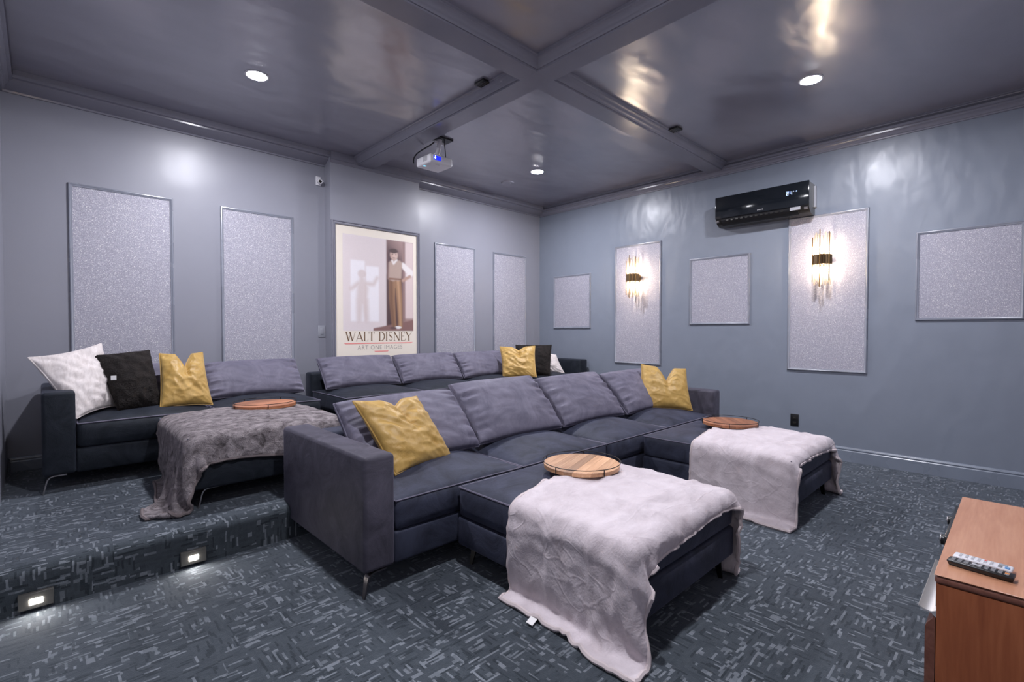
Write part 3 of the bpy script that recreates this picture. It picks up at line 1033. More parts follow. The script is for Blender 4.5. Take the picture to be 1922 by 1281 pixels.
t = thing('light_switch', (2.085, YB, 1.207), 'grey light switch on the back wall left of the poster', 'switch')
obj('wall_plate', rbox(2.048, 2.122, YB - 0.007, YB, 1.148, 1.267, 0.003, 2), PALEP, t)
obj('rocker', rbox(2.069, 2.101, YB - 0.012, YB - 0.006, 1.174, 1.241, 0.003, 2), PALEP, t)

t = thing('wall_outlet', (XR, 1.559, 0.327), 'black wall outlet low on the right wall behind the far throw', 'outlet')
obj('wall_plate', rbox(XR - 0.007, XR, 1.522, 1.596, 0.268, 0.388, 0.003, 2), BLACKP, t)
for zz in (0.300, 0.346):
    obj('socket', rbox(XR - 0.011, XR - 0.006, 1.543, 1.575, zz - 0.013, zz + 0.013, 0.003, 2), SMOKE, t)

# ------------------------------------------------------------------ framed poster
PX0, PX1, PZ0, PZ1 = 2.163, 3.160, 0.88, 2.315
PYF = CY
t = thing('poster', ((PX0 + PX1) / 2, PYF, PZ0), 'tall framed cream poster with a sepia photo of a standing man', 'poster')
bm = bmesh.new()
prof = [(0, 0), (0, 0.020), (0.010, 0.026), (0.016, 0.018), (0.022, 0.018), (0.027, 0.028), (0.036, 0.024), (0.040, 0.012), (0.040, 0)]
loops = [[bm.verts.new((x, PYF - d, z)) for x, z in ((PX0 - 0.03 + i, PZ0 - 0.03 + i), (PX1 + 0.02 - i, PZ0 - 0.03 + i), (PX1 + 0.02 - i, PZ1 + 0.03 - i), (PX0 - 0.03 + i, PZ1 + 0.03 - i))] for i, d in prof]
for a in range(len(prof) - 1):
    for k in range(4):
        bm.faces.new((loops[a][k], loops[a][(k + 1) % 4], loops[a + 1][(k + 1) % 4], loops[a + 1][k]))
obj('frame', bm, TRIM, t)
obj('sheet', bbox(PX0, PX1, PYF - 0.012, PYF - 0.001, PZ0, PZ1), PAPER, t, smooth=False)
PW, PH = PX1 - PX0, PZ1 - PZ0

def ink_print():
    """the printed photograph: sepia tones on a fine grid"""
    nx, nz = 110, 180
    s = np.linspace(0, 1, nx + 1)[:, None] * np.ones((1, nz + 1))
    v = np.linspace(0, 1, nz + 1)[None, :] * np.ones((nx + 1, 1))       # 0 = bottom, 1 = top
    asp = 0.836
    col = np.empty((nx + 1, nz + 1, 3))
    pal = lambda a: np.array(a)
    g = np.clip(0.25 + 0.75 * s, 0, 1)
    col[:] = pal((0.80, 0.72, 0.73)) * (1 - 0.10 * s[..., None])
    def ss(a, b_, x):
        k = np.clip((x - a) / (b_ - a), 0, 1)
        return k * k * (3 - 2 * k)
    def put(mask, c):
        col[:] = col * (1 - mask[..., None]) + pal(c) * mask[..., None]
    def rect(x0, x1, y0, y1, f=0.012):
        return ss(x0 - f, x0 + f, s) * ss(x1 + f, x1 - f, s) * ss(y0 - f, y0 + f, v) * ss(y1 + f, y1 - f, v)
    def ell(cx, cy, rx, ry, f=0.16):
        d = np.sqrt(((s - cx) / rx) ** 2 + ((v - cy) / ry) ** 2)
        return ss(1 + f, 1 - f, d)
    def limb(pts, f=0.012):
        m = np.zeros_like(s)
        for (xa, ya, ra), (xb, yb, rb) in zip(pts, pts[1:]):
            ax, bx = xa * asp, xb * asp
            dx, dy = bx - ax, yb - ya
            k = np.clip(((s * asp - ax) * dx + (v - ya) * dy) / (dx * dx + dy * dy + 1e-9), 0, 1)
            d = np.hypot(s * asp - ax - k * dx, v - ya - k * dy) - (ra + (rb - ra) * k)
            m = np.maximum(m, ss(f, -f, d))
        return m
    # window light on the wall with a soft shadow of the figure
    put(rect(0.0, 0.60, 0.0, 1.0, 0.05) * 0.25, (0.70, 0.58, 0.55))
    put(rect(0.10, 0.29, 0.10, 0.74, 0.015) * 0.85, (0.90, 0.87, 0.90))
    put(rect(0.305, 0.485, 0.10, 0.69, 0.015) * 0.85, (0.90, 0.87, 0.90))
    sh = (0.66, 0.54, 0.51)
    body = np.maximum.reduce([ell(0.25, 0.60, 0.055, 0.045, 0.3), limb([(0.25, 0.55, 0.03), (0.26, 0.45, 0.065), (0.25, 0.33, 0.06)], 0.03),
                              limb([(0.31, 0.50, 0.025), (0.41, 0.50, 0.02), (0.46, 0.57, 0.018)], 0.025),
                              limb([(0.21, 0.50, 0.025), (0.11, 0.44, 0.02)], 0.025),
                              limb([(0.22, 0.33, 0.04), (0.21, 0.12, 0.028)], 0.03), limb([(0.29, 0.33, 0.04), (0.31, 0.12, 0.028)], 0.03)])
    put(body * 0.72, sh)
    # dark doorway and pale jamb at the right
    put(rect(0.595, 1.0, 0.0, 1.0, 0.008), (0.40, 0.26, 0.24))
    put(rect(0.60, 0.84, 0.0, 1.0, 0.02) * ss(1.02, 0.80, v * 0.6 + s * 0.5), (0.11, 0.06, 0.07))
    put(rect(0.60, 0.70, 0.04, 0.62, 0.02), (0.09, 0.05, 0.055))
    put(rect(0.865, 1.0, 0.14, 1.0, 0.015), (0.74, 0.60, 0.58))
    put(rect(0.84, 0.875, 0.10, 1.0, 0.02), (0.30, 0.19, 0.18))
    # floor
    fl_ = ss(0.0, 0.02, 0.045 + 0.16 * (s - 0.45) - v) * (s > 0.40)
    put(fl_, (0.26, 0.14, 0.13))
    # figure
    trou = np.maximum(limb([(0.685, 0.555, 0.046), (0.675, 0.36, 0.036), (0.705, 0.05, 0.026)]), limb([(0.760, 0.555, 0.044), (0.785, 0.36, 0.036), (0.800, 0.05, 0.027)]))
    put(trou, (0.36, 0.20, 0.115))
    put(limb([(0.765, 0.55, 0.014), (0.79, 0.3, 0.012), (0.80, 0.06, 0.010)], 0.014) * 0.7, (0.62, 0.38, 0.22))
    put(limb([(0.66, 0.56, 0.022), (0.665, 0.3, 0.024), (0.695, 0.06, 0.018)], 0.02) * 0.8, (0.18, 0.09, 0.06))
    put(limb([(0.725, 0.47, 0.003), (0.75, 0.06, 0.012)], 0.008) * 0.9, (0.12, 0.065, 0.055))
    # sleeves, vest, collar
    put(limb([(0.84, 0.735, 0.030), (0.955, 0.655, 0.040), (0.93, 0.625, 0.03)]), (0.88, 0.82, 0.80))
    put(limb([(0.945, 0.615, 0.018), (0.84, 0.565, 0.016)]), (0.52, 0.33, 0.26))
    put(limb([(0.645, 0.74, 0.02), (0.635, 0.58, 0.022)]), (0.30, 0.19, 0.17))
    vest = np.maximum(limb([(0.69, 0.735, 0.046), (0.69, 0.60, 0.050)]), limb([(0.78, 0.745, 0.040), (0.765, 0.60, 0.044)]))
    put(vest, (0.50, 0.37, 0.31))
    put(limb([(0.64, 0.575, 0.009), (0.81, 0.575, 0.009)], 0.008), (0.25, 0.13, 0.09))
    put(limb([(0.68, 0.775, 0.010), (0.70, 0.745, 0.012), (0.745, 0.785, 0.012)]), (0.86, 0.80, 0.77))
    put(ell(0.705, 0.838, 0.058, 0.056), (0.56, 0.38, 0.32))
    put(ell(0.725, 0.838, 0.036, 0.046, 0.4) * 0.7, (0.74, 0.55, 0.48))
    put(ell(0.70, 0.883, 0.066, 0.026, 0.3), (0.08, 0.045, 0.045))
    put(ell(0.685, 0.845, 0.012, 0.006, 0.6) * 0.8, (0.14, 0.08, 0.07))
    put(ell(0.735, 0.845, 0.012, 0.006, 0.6) * 0.8, (0.14, 0.08, 0.07))
    put(ell(0.708, 0.806, 0.022, 0.005, 0.6) * 0.8, (0.16, 0.09, 0.08))
    put(ell(0.765, 0.038, 0.05, 0.016, 0.3), (0.85, 0.80, 0.78))
    put(ell(0.69, 0.032, 0.05, 0.014, 0.3), (0.14, 0.08, 0.08))
    # print border fade
    col *= 1.0 - 0.03 * np.random.default_rng(3).random((nx + 1, nz + 1, 1))
    x0, x1 = PX0 + PW * 0.086, PX0 + PW * 0.932
    z0, z1 = PZ0 + PH * 0.232, PZ0 + PH * 0.935
    me = bpy.data.meshes.new('photograph')
    V = [(x0 + (x1 - x0) * s[i, j] - t.location.x, PYF - 0.0128 - t.location.y, z0 + (z1 - z0) * v[i, j] - t.location.z) for i in range(nx + 1) for j in range(nz + 1)]
    F_ = [(i * (nz + 1) + j, (i + 1) * (nz + 1) + j, (i + 1) * (nz + 1) + j + 1, i * (nz + 1) + j + 1) for i in range(nx) for j in range(nz)]
    me.from_pydata(V, [], F_)
    at = me.color_attributes.new('ink', 'FLOAT_COLOR', 'POINT')
    at.data.foreach_set('color', np.concatenate([col.reshape(-1, 3), np.ones(((nx + 1) * (nz + 1), 1))], 1).ravel())
    m, ns, lk, b = mat('sepia_print')
    a = N(ns, 'ShaderNodeAttribute', attribute_name='ink')
    lk.new(a.outputs['Color'], b.inputs['Base Color'])
    b.inputs['Roughness'].default_value = 0.5
    me.materials.append(m)
    o = bpy.data.objects.new('photograph', me)
    COL.objects.link(o)
    o.parent = t
    o['label'] = 'sepia photograph of a man in vest and trousers leaning by a dark doorway'
ink_print()

def strokes(bm, x, z, w, h, segs):
    """segs: (x0,z0,x1,z1,thickness) in the unit cell"""
    for xa, za, xb, zb_, th in segs:
        p, q = Vector((x + xa * w, z + za * h)), Vector((x + xb * w, z + zb_ * h))
        d = (q - p).normalized()
        nn = Vector((-d.y, d.x)) * th * 0.5
        vs = [bm.verts.new((c.x, PYF - 0.0128, c.y)) for c in (p - nn, q - nn, q + nn, p + nn)]
        bm.faces.new(vs)
def arc(cx, cz, rx, rz, a0, a1, t0, t1, n=8):
    out = []
    for i in range(n):
        a, b_ = math.radians(a0 + (a1 - a0) * i / n), math.radians(a0 + (a1 - a0) * (i + 1) / n)
        th = t0 + (t1 - t0) * math.sin(math.pi * (i + 0.5) / n)
        out.append((cx + rx * math.cos(a), cz + rz * math.sin(a), cx + rx * math.cos(b_), cz + rz * math.sin(b_), th))
    return out
K, n_ = 0.0135, 0.0045
LET = {
 'W': (1.25, [(0.0, 1, 0.28, 0, K), (0.28, 0, 0.52, 1, n_), (0.40, 1, 0.70, 0, K), (0.70, 0, 1.0, 1, n_), (-0.06, 1, 0.1, 1, n_), (0.92, 1, 1.05, 1, n_)]),
 'A': (0.95, [(0.05, 0, 0.5, 1, n_), (0.46, 1, 0.95, 0, K), (0.2, 0.3, 0.75, 0.3, n_), (-0.05, 0, 0.15, 0, n_), (0.85, 0, 1.05, 0, n_)]),
 'L': (0.62, [(0.2, 0, 0.2, 1, K), (0.05, 1, 0.4, 1, n_), (0.05, 0, 0.95, 0, n_), (0.95, 0, 0.97, 0.22, n_)]),
 'T': (0.80, [(0.5, 0, 0.5, 1, K), (0.0, 1, 1.0, 1, n_), (0.02, 0.8, 0.0, 1, n_), (0.98, 0.8, 1, 1, n_), (0.35, 0, 0.65, 0, n_)]),
 'D': (0.92, [(0.18, 0, 0.18, 1, K), (0.02, 1, 0.4, 1, n_), (0.02, 0, 0.4, 0, n_)] + arc(0.38, 0.5, 0.58, 0.5, -90, 90, n_, K, 12)),
 'I': (0.34, [(0.5, 0, 0.5, 1, K), (0.15, 0, 0.85, 0, n_), (0.15, 1, 0.85, 1, n_)]),
 'S': (0.66, arc(0.5, 0.74, 0.36, 0.26, 30, 200, n_, n_ * 1.4, 8) + [(0.16, 0.66, 0.84, 0.34, K)] + arc(0.5, 0.26, 0.36, 0.26, 20, -150, n_, n_ * 1.4, 8)),
 'N': (1.0, [(0.12, 0, 0.12, 1, n_), (0.10, 1, 0.88, 0, K), (0.88, 0, 0.88, 1, n_), (0.0, 0, 0.25, 0, n_), (0.76, 1, 1.0, 1, n_)]),
 'E': (0.72, [(0.2, 0, 0.2, 1, K), (0.05, 1, 0.9, 1, n_), (0.05, 0, 0.95, 0, n_), (0.2, 0.52, 0.75, 0.52, n_), (0.9, 1, 0.92, 0.8, n_), (0.95, 0, 0.97, 0.22, n_)]),
 'Y': (0.92, [(0.02, 1, 0.5, 0.45, K), (0.98, 1, 0.5, 0.45, n_), (0.5, 0.45, 0.5, 0, K), (-0.05, 1, 0.2, 1, n_), (0.85, 1, 1.05, 1, n_), (0.35, 0, 0.65, 0, n_)]),
 'R': (0.8, []), 'O': (0.9, []), 'M': (1.0, []), 'G': (0.9, []),
}
word = 'WALT DISNEY'
adv = 0.0
for ch in word:
    adv += 0.5 if ch == ' ' else LET[ch][0] + 0.13
hh = 0.100
wtot = PW * 0.80
u = wtot / adv
x = PX0 + PW * 0.118
for ch in word:
    if ch == ' ':
        x += 0.5 * u
        continue
    w, sg = LET[ch]
    bm = bmesh.new()
    strokes(bm, x, PZ0 + PH * 0.157, w * u, hh * 0.96, sg)
    obj('letter', bm, INK, t, smooth=False)
    x += (w + 0.13) * u
bm = bmesh.new()
zz = PZ0 + PH * 0.139
vs = [bm.verts.new(p) for p in ((PX0 + PW * 0.11, PYF - 0.0128, zz - 0.006), (PX0 + PW * 0.90, PYF - 0.0128, zz - 0.006), (PX0 + PW * 0.925, PYF - 0.0128, zz + 0.006), (PX0 + PW * 0.09, PYF - 0.0128, zz + 0.006))]
bm.faces.new(vs)
zz = PZ0 + PH * 0.077
vs = [bm.verts.new(p) for p in ((PX0 + PW * 0.45, PYF - 0.0128, zz - 0.006), (PX0 + PW * 0.60, PYF - 0.0128, zz - 0.006), (PX0 + PW * 0.615, PYF - 0.0128, zz + 0.006), (PX0 + PW * 0.435, PYF - 0.0128, zz + 0.006))]
bm.faces.new(vs)
obj('red_rule', bm, INKRED, t, smooth=False)
cu = bpy.data.curves.new('subtitle', 'FONT')
cu.body = 'ART ONE IMAGES'
cu.size = 0.062
cu.space_character = 1.12
cu.align_x = 'CENTER'
tmp = bpy.data.objects.new('subtitle', cu)
COL.objects.link(tmp)
bpy.context.view_layer.update()
me = bpy.data.meshes.new_from_object(tmp)
bpy.data.objects.remove(tmp)
me.transform(Matrix.Translation((PX0 + PW * 0.515 - t.location.x, PYF - 0.0128 - t.location.y, PZ0 + PH * 0.094 - t.location.z)) @ Matrix.Rotation(math.pi / 2, 4, 'X'))
me.materials.clear()
me.materials.append(INKGREY)
o = bpy.data.objects.new('subtitle_lettering', me)
o['kind'] = 'stuff'
COL.objects.link(o)
o.parent = t

# ------------------------------------------------------------------ step lights in the riser
def step_light(x0, x1, label):
    yf = PY - 0.004
    t = thing('step_light', ((x0 + x1) / 2, yf, 0.018), label, 'step light', 'step lights in the riser')
    obj('face_plate', rbox(x0, x1, yf - 0.006, yf + 0.014, 0.017, 0.086, 0.002, 1), STEEL_PLATE, t)
    c = (x0 + x1) / 2
    obj('glowing_lens', rbox(c - 0.021, c + 0.021, yf - 0.0075, yf - 0.004, 0.036, 0.060, 0.001, 1), STEP_E, t, label='lit white lens')
step_light(-0.090, 0.022, 'lit step light in the riser, the one nearer the left wall')
step_light(0.490, 0.602, 'lit step light set in the riser nearer the front sofa')

# ------------------------------------------------------------------ sofas and ottomans
def blade_leg(x, y, z0, z1, sx, sy, m, name='leg', parent=None, length=0.11):
    """bent flat metal leg: flange under the frame, curving down to a tapered foot at the corner"""
    bm = bmesh.new()
    h = z1 - z0
    path = [(length, h - 0.003, 0.020), (0.05, h - 0.004, 0.020), (0.032, h - 0.010, 0.020), (0.020, h - 0.025, 0.019), (0.013, h * 0.55, 0.016), (0.006, h * 0.25, 0.013), (0.0, 0.0, 0.010)]
    th = 0.007
    rows = []
    for i, (d, z, w) in enumerate(path):
        a = path[max(i - 1, 0)]
        b_ = path[min(i + 1, len(path) - 1)]
        dx, dz = b_[0] - a[0], b_[1] - a[1]
        L = math.hypot(dx, dz)
        nx_, nz_ = -dz / L, dx / L
        r = []
        for e in (-1, 1):
            for s in (-1, 1):
                r.append(bm.verts.new((x + sx * (d + nx_ * e * th / 2), y + sy * (w * (s + 1)), z0 + max(0, z + nz_ * e * th / 2))))
        rows.append(r)
    for A, B in zip(rows, rows[1:]):
        for i, j in ((0, 1), (1, 3), (3, 2), (2, 0)):
            bm.faces.new((A[i], A[j], B[j], B[i]))
    bm.faces.new([rows[0][i] for i in (0, 1, 3, 2)])
    bm.faces.new([rows[-1][i] for i in (2, 3, 1, 0)])
    return obj(name, bm, m, parent)

def sofa(name, label, x0, x1, yf, yb, z, arms, mods, arm_h, seat_z, seat_crown, back_h, cushions, leg_m, seat_m=VELVET, arm_m=VELVET_A):
    """x0..x1 overall, faces -y"""
    aw = 0.158
    t = thing(name, ((x0 + x1) / 2, (yf + yb) / 2, z), label, 'sofa', 'velvet sectional sofas')
    xi0 = x0 + (aw if 'L' in arms else 0)
    xi1 = x1 - (aw if 'R' in arms else 0)
    obj('base', rbox(xi0 - 0.001, xi1 + 0.001, yf + 0.006, yb - 0.02, z + 0.11, z + 0.262, 0.014), seat_m, t)
    if 'L' in arms:
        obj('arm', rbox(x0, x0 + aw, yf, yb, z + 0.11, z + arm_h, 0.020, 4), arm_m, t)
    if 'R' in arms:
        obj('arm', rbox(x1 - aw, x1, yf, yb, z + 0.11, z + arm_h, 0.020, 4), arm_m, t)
    obj('back_frame', rbox(xi0, xi1, yb - 0.15, yb, z + 0.11, z + back_h, 0.022, 4), seat_m, t)
    for i, (a, b_) in enumerate(mods):
        sc_ = obj('seat_cushion', seat_cushion(a + 0.003, b_ - 0.003, yf + 0.002, yb - 0.16, z + 0.262, z + seat_z, seat_crown, seed=i * 3 + x0), seat_m, t)
        obj('piping', piping(a + 0.003, b_ - 0.003, yf + 0.002, yb - 0.16, z + seat_z, seat_crown), VELVET_L, sc_)
    for i, (bl, br, tl, tr, th) in enumerate(cushions):
        bm, g = pillow(bl, br, tl, tr, th, concave=0.020, wr=0.0045, seed=i * 1.7 + x0 + 2, n=46, ex=0.28, gather=0.012)
        rim = rim_points(g)
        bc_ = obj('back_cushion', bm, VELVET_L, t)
        bm = bmesh.new()
        tube(bm, rim, 0.0045, 5, closed=True)
        obj('piping', bm, VELVET_L, bc_)
    for sx, x in ((1, x0 + 0.002), (-1, x1 - 0.002)):
        blade_leg(x, yf + 0.002, z, z + 0.112, sx, 1, leg_m, parent=t)
        blade_leg(x, yb - 0.002, z, z + 0.112, sx, -1, leg_m, parent=t)
    return t

# front sofa
mod = [1.187 + 0.852 * i for i in range(5)]
fc = []
fz0, fz1 = 0.468, 0.835
lean = [(2.42, 2.74), (2.45, 2.79), (2.45, 2.78), (2.43, 2.755)]
for i in range(4):
    a, b_ = mod[i] + 0.012, mod[i + 1] - 0.012
    y0_, y1_ = lean[i]
    hi = (0.800, 0.838, 0.820, 0.810)[i]
    fc.append(((a, y0_, fz0), (b_, y0_, fz0), (a + 0.005, y1_, hi - 0.01), (b_ - 0.005, y1_, hi), 0.20))
sofa('sectional_sofa', 'long slate velvet sectional with two gold pillows in the front row', 1.03, 4.753, 2.03, 3.055, 0.0, 'LR',
     [(mod[i], mod[i + 1]) for i in range(4)], 0.64, 0.412, 0.075, 0.60, fc, DARKSTEEL)

# back row, left
bc = []
m2 = [0.148, 0.935, 1.722]
for i in range(2):
    a, b_ = m2[i] + 0.012, m2[i + 1] - 0.012
    bc.append(((a, 4.50, 0.665), (b_, 4.50, 0.665), (a, 4.73, 0.935), (b_, 4.73, 0.945), 0.17))
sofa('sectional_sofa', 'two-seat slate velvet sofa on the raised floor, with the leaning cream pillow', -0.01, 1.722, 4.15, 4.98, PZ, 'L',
     [(m2[i], m2[i + 1]) for i in range(2)], 0.63, 0.425, 0.055, 0.60, bc, BRUSHED, VELVET_SHADE, VELVET_SHADE)
# back row, right
bc = []
m3 = [1.90 + 0.8175 * i for i in range(5)]
for i in range(4):
    a, b_ = m3[i] + 0.010, m3[i + 1] - 0.012
    bc.append(((a, 4.50, 0.665), (b_, 4.50, 0.665), (a, 4.73, 0.940), (b_, 4.73, 0.945), 0.17))
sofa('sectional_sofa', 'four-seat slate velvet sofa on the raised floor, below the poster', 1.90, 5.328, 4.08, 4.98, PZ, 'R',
     [(m3[i], m3[i + 1]) for i in range(4)], 0.63, 0.425, 0.055, 0.60, bc, BRUSHED, VELVET_SHADE, VELVET_SHADE)

OT_CROWN = 0.045
def ottoman(x0, x1, y0, y1, z, label, leg_m, vm=VELVET):
    t = thing('ottoman', ((x0 + x1) / 2, (y0 + y1) / 2, z), label, 'ottoman', 'velvet ottomans')
    obj('base', rbox(x0, x1, y0, y1, z + 0.11, z + 0.255, 0.016), vm, t)
    c = obj('seat_cushion', seat_cushion(x0 + 0.002, x1 - 0.002, y0 + 0.002, y1 - 0.002, z + 0.256, z + 0.412, OT_CROWN, seed=x0), vm, t)
    pts = []
    n = 14
    xa, xb, ya, yb = x0 + 0.008, x1 - 0.008, y0 + 0.008, y1 - 0.008
    for i in range(n):
        pts.append((xa + (xb - xa) * i / n, ya, z + 0.406))
    for i in range(n):
        pts.append((xb, ya + (yb - ya) * i / n, z + 0.406))
    for i in range(n):
        pts.append((xb - (xb - xa) * i / n, yb, z + 0.406))
    for i in range(n):
        pts.append((xa, yb - (yb - ya) * i / n, z + 0.406))
    bm = bmesh.new()
    tube(bm, pts, 0.0045, 5, closed=True)
    obj('piping', bm, VELVET_L, c)
    for sx, x in ((1, x0 + 0.06), (-1, x1 - 0.06)):
        blade_leg(x, y0 + 0.03, z, z + 0.112, sx, 1, leg_m, parent=t)
        blade_leg(x, y1 - 0.03, z, z + 0.112, sx, -1, leg_m, parent=t)
    return t
O1 = (1.533, 2.444, 0.970, 2.008)
O2 = (3.309, 4.223, 0.968, 2.008)
O3 = (0.570, 1.480, 3.200, 4.110)
O4 = (4.02, 4.93, 3.16, 4.06)
ottoman(*O1, 0.0, 'slate velvet ottoman under the blush throw with the white tag', BLACKM)
ottoman(*O2, 0.0, 'slate velvet ottoman near the wall outlet, under the untagged blush throw', BLACKM)
ottoman(*O3, PZ, 'slate velvet ottoman on the raised floor, under the grey-brown throw', BRUSHED, VELVET_SHADE)
ottoman(*O4, PZ, 'slate velvet ottoman mostly hidden behind the right part of the front sofa', BRUSHED, VELVET_SHADE)

# ------------------------------------------------------------------ draped throws (position based cloth)
def drape(ot, z, cx, cy, L, Wd, rot, spacing=0.02, steps=150, iters=10, seed=1, pull=None, off=0.013):
    x0, x1, y0, y1 = ot
    ni, nj = int(L / spacing) + 1, int(Wd / spacing) + 1
    a = np.linspace(-L / 2, L / 2, ni)
    b_ = np.linspace(-Wd / 2, Wd / 2, nj)
    A_, B_ = np.meshgrid(a, b_, indexing='ij')
    c, s = math.cos(rot), math.sin(rot)
    rng = np.random.default_rng(seed)
    P = np.stack([cx + A_ * c - B_ * s, cy + A_ * s + B_ * c, np.full_like(A_, z + 0.50)], -1)
    nzs = rng.normal(0, 1, (ni, nj))
    for _ in range(6):
        nzs = (nzs + np.roll(nzs, 1, 0) + np.roll(nzs, -1, 0) + np.roll(nzs, 1, 1) + np.roll(nzs, -1, 1)) / 5
    P[..., 2] += nzs * 0.05
    # slight slack so that creases can form
    P[..., 0] += 0.010 * np.roll(nzs, 9, 0)
    P = P.reshape(-1, 3)
    idx = np.arange(ni * nj).reshape(ni, nj)
    groups = []
    def add(I, J, w):
        d = np.linalg.norm(rest[I] - rest[J], axis=1)
        groups.append((I, J, d[:, None], w))
    rest = np.stack([A_, B_, np.zeros_like(A_)], -1).reshape(-1, 3) * 1.012
    for p in (0, 1):
        add(idx[p:-1:2].ravel(), idx[p + 1::2][:len(idx[p:-1:2])].ravel(), 1.0)
        add(idx[:, p:-1:2].ravel(), idx[:, p + 1::2][:, :idx[:, p:-1:2].shape[1]].ravel(), 1.0)
    for p in (0, 1):
        add(idx[p:-1:2, :-1].ravel(), idx[p + 1::2, 1:][:len(idx[p:-1:2])].ravel(), 0.35)
        add(idx[p:-1:2, 1:].ravel(), idx[p + 1::2, :-1][:len(idx[p:-1:2])].ravel(), 0.35)
    for p in range(4):
        I = idx[p:-2:4]
        J = idx[p + 2::4][:len(I)]
        add(I.ravel(), J.ravel(), 0.22)
        I = idx[:, p:-2:4]
        J = idx[:, p + 2::4][:, :I.shape[1]]
        add(I.ravel(), J.ravel(), 0.22)
    V = np.zeros_like(P)
    dt = 1 / 60.0
    hx, hy = (x1 - x0) / 2, (y1 - y0) / 2
    mx_, my_ = (x0 + x1) / 2, (y0 + y1) / 2
    zb_ = z + 0.11
    rr = 0.03
    for st in range(steps):
        Q = P.copy()
        V[:, 2] -= 9.8 * dt
        V *= 0.965
        if pull is not None and st < steps * 0.75:
            V += pull(rest, P, st / steps) * dt
        P = P + V * dt
        for it in range(iters):
            for I, J, d, w in groups:
                D = P[J] - P[I]
                l = np.sqrt((D * D).sum(1, keepdims=True)) + 1e-9
                k = (l - d) / l * D * (0.5 * w)
                P[I] += k
                P[J] -= k
            if it % 2 == 0 or it == iters - 1:
                # ottoman as a rounded box with a crowned top
                u = np.clip((P[:, 0] - mx_) / hx, -1, 1)
                v = np.clip((P[:, 1] - my_) / hy, -1, 1)
                ztop = z + 0.412 + OT_CROWN * (1 - np.abs(u) ** 2.6) * (1 - np.abs(v) ** 2.6)
                zc_ = (zb_ + ztop) / 2
                hz = (ztop - zb_) / 2
                q = np.stack([np.abs(P[:, 0] - mx_) - (hx - rr), np.abs(P[:, 1] - my_) - (hy - rr), np.abs(P[:, 2] - zc_) - (hz - rr)], -1)
                o_ = np.maximum(q, 0)
                ol = np.sqrt((o_ * o_).sum(1))
                sd = ol + np.minimum(q.max(1), 0) - rr - off
                ins = sd < 0
                if ins.any():
                    sg = np.sign(np.stack([P[:, 0] - mx_, P[:, 1] - my_, P[:, 2] - zc_], -1))
                    g = o_ / (ol[:, None] + 1e-9)
                    deep = ol < 1e-6
                    am = q.argmax(1)
                    g[deep] = np.eye(3)[am[deep]]
                    P[ins] -= (g * sg)[ins] * sd[ins][:, None]
                    # friction
                    P[ins, :2] -= (P[ins, :2] - Q[ins, :2]) * 0.55
                fl_ = P[:, 2] < z + off
                if fl_.any():
                    P[fl_, 2] = z + off
                    P[fl_, :2] -= (P[fl_, :2] - Q[fl_, :2]) * 0.6
        V = (P - Q) / dt
        sp = np.linalg.norm(V, axis=1, keepdims=True)
        V *= np.minimum(1, 3.0 / (sp + 1e-9))
    return P.reshape(ni, nj, 3)

def throw(name, P, m, hem_m, label, crease=0.006, seed=0, thick=0.016, folds=0.0):
    ni, nj = P.shape[:2]
    # fine creases: displace along the vertex normals
    dA = np.gradient(P, axis=0)
    dB = np.gradient(P, axis=1)
    Nn = np.cross(dA, dB)
    Nn /= np.linalg.norm(Nn, axis=-1, keepdims=True) + 1e-9
    P2 = P.copy()
    for i in range(ni):
        for j in range(nj):
            p = Vector((i * 0.085 + seed * 9.1, j * 0.115, seed))
            q = p + Vector((noise.noise(p * 0.9), noise.noise(p * 0.9 + Vector((7, 3, 1))), 0)) * 0.5
            r1 = 1 - min(1, abs(noise.noise(q)) * 3.2)
            r2 = 1 - min(1, abs(noise.noise(q * 2.3 + Vector((3, 1, 4)))) * 3.0)
            fold = 0.0
            for f0 in (0.33, 0.66):
                dj = (j + 0.9 * math.sin(i * 0.11 + f0 * 9)) - f0 * nj
                fold += math.exp(-(dj / 0.8) ** 2) - 0.55 * math.exp(-((dj - 1.9) / 1.1) ** 2)
            for f0 in (0.22, 0.40, 0.62, 0.80):
                di = (i + 0.9 * math.sin(j * 0.17 + f0 * 7)) - f0 * ni
                fold += 0.9 * (math.exp(-(di / 0.8) ** 2) - 0.55 * math.exp(-((di - 1.9) / 1.1) ** 2))
            P2[i, j] += Nn[i, j] * crease * (0.7 * r1 ** 3 + 0.7 * r2 ** 3 + 0.35 * noise.noise(q * 1.3) + 0.5 * fold * folds - 0.3)
    c = P2.reshape(-1, 3).mean(0)
    org = Vector((float(c[0]), float(c[1]), float(P2[..., 2].min())))
    t = thing(name, org, label, 'throw blanket')
    bm = bmesh.new()
    vs = [[bm.verts.new(P2[i, j]) for j in range(nj)] for i in range(ni)]
    for i in range(ni - 1):
        for j in range(nj - 1):
            bm.faces.new((vs[i][j], vs[i + 1][j], vs[i + 1][j + 1], vs[i][j + 1]))
    o = obj('cloth', bm, m, t)
    if sum(p.normal.z for p in o.data.polygons) < 0:
        o.data.flip_normals()
    for p in o.data.polygons:
        p.use_smooth = True
    at = o.data.attributes.get('sharp_edge')
    if at:
        o.data.attributes.remove(at)
    md = o.modifiers.new('thickness', 'SOLIDIFY')
    md.thickness = thick
    md.offset = 0.0
    md2 = o.modifiers.new('smooth', 'SUBSURF')
    md2.levels = md2.render_levels = 1
    rim = [P2[i, 0] for i in range(ni)] + [P2[ni - 1, j] for j in range(1, nj)] + [P2[i, nj - 1] for i in range(ni - 2, -1, -1)] + [P2[0, j] for j in range(nj - 2, 0, -1)]
    bm = bmesh.new()
    tube(bm, rim, thick * 0.62, 6, closed=True)
    obj('hem', bm, hem_m, t)
    return t

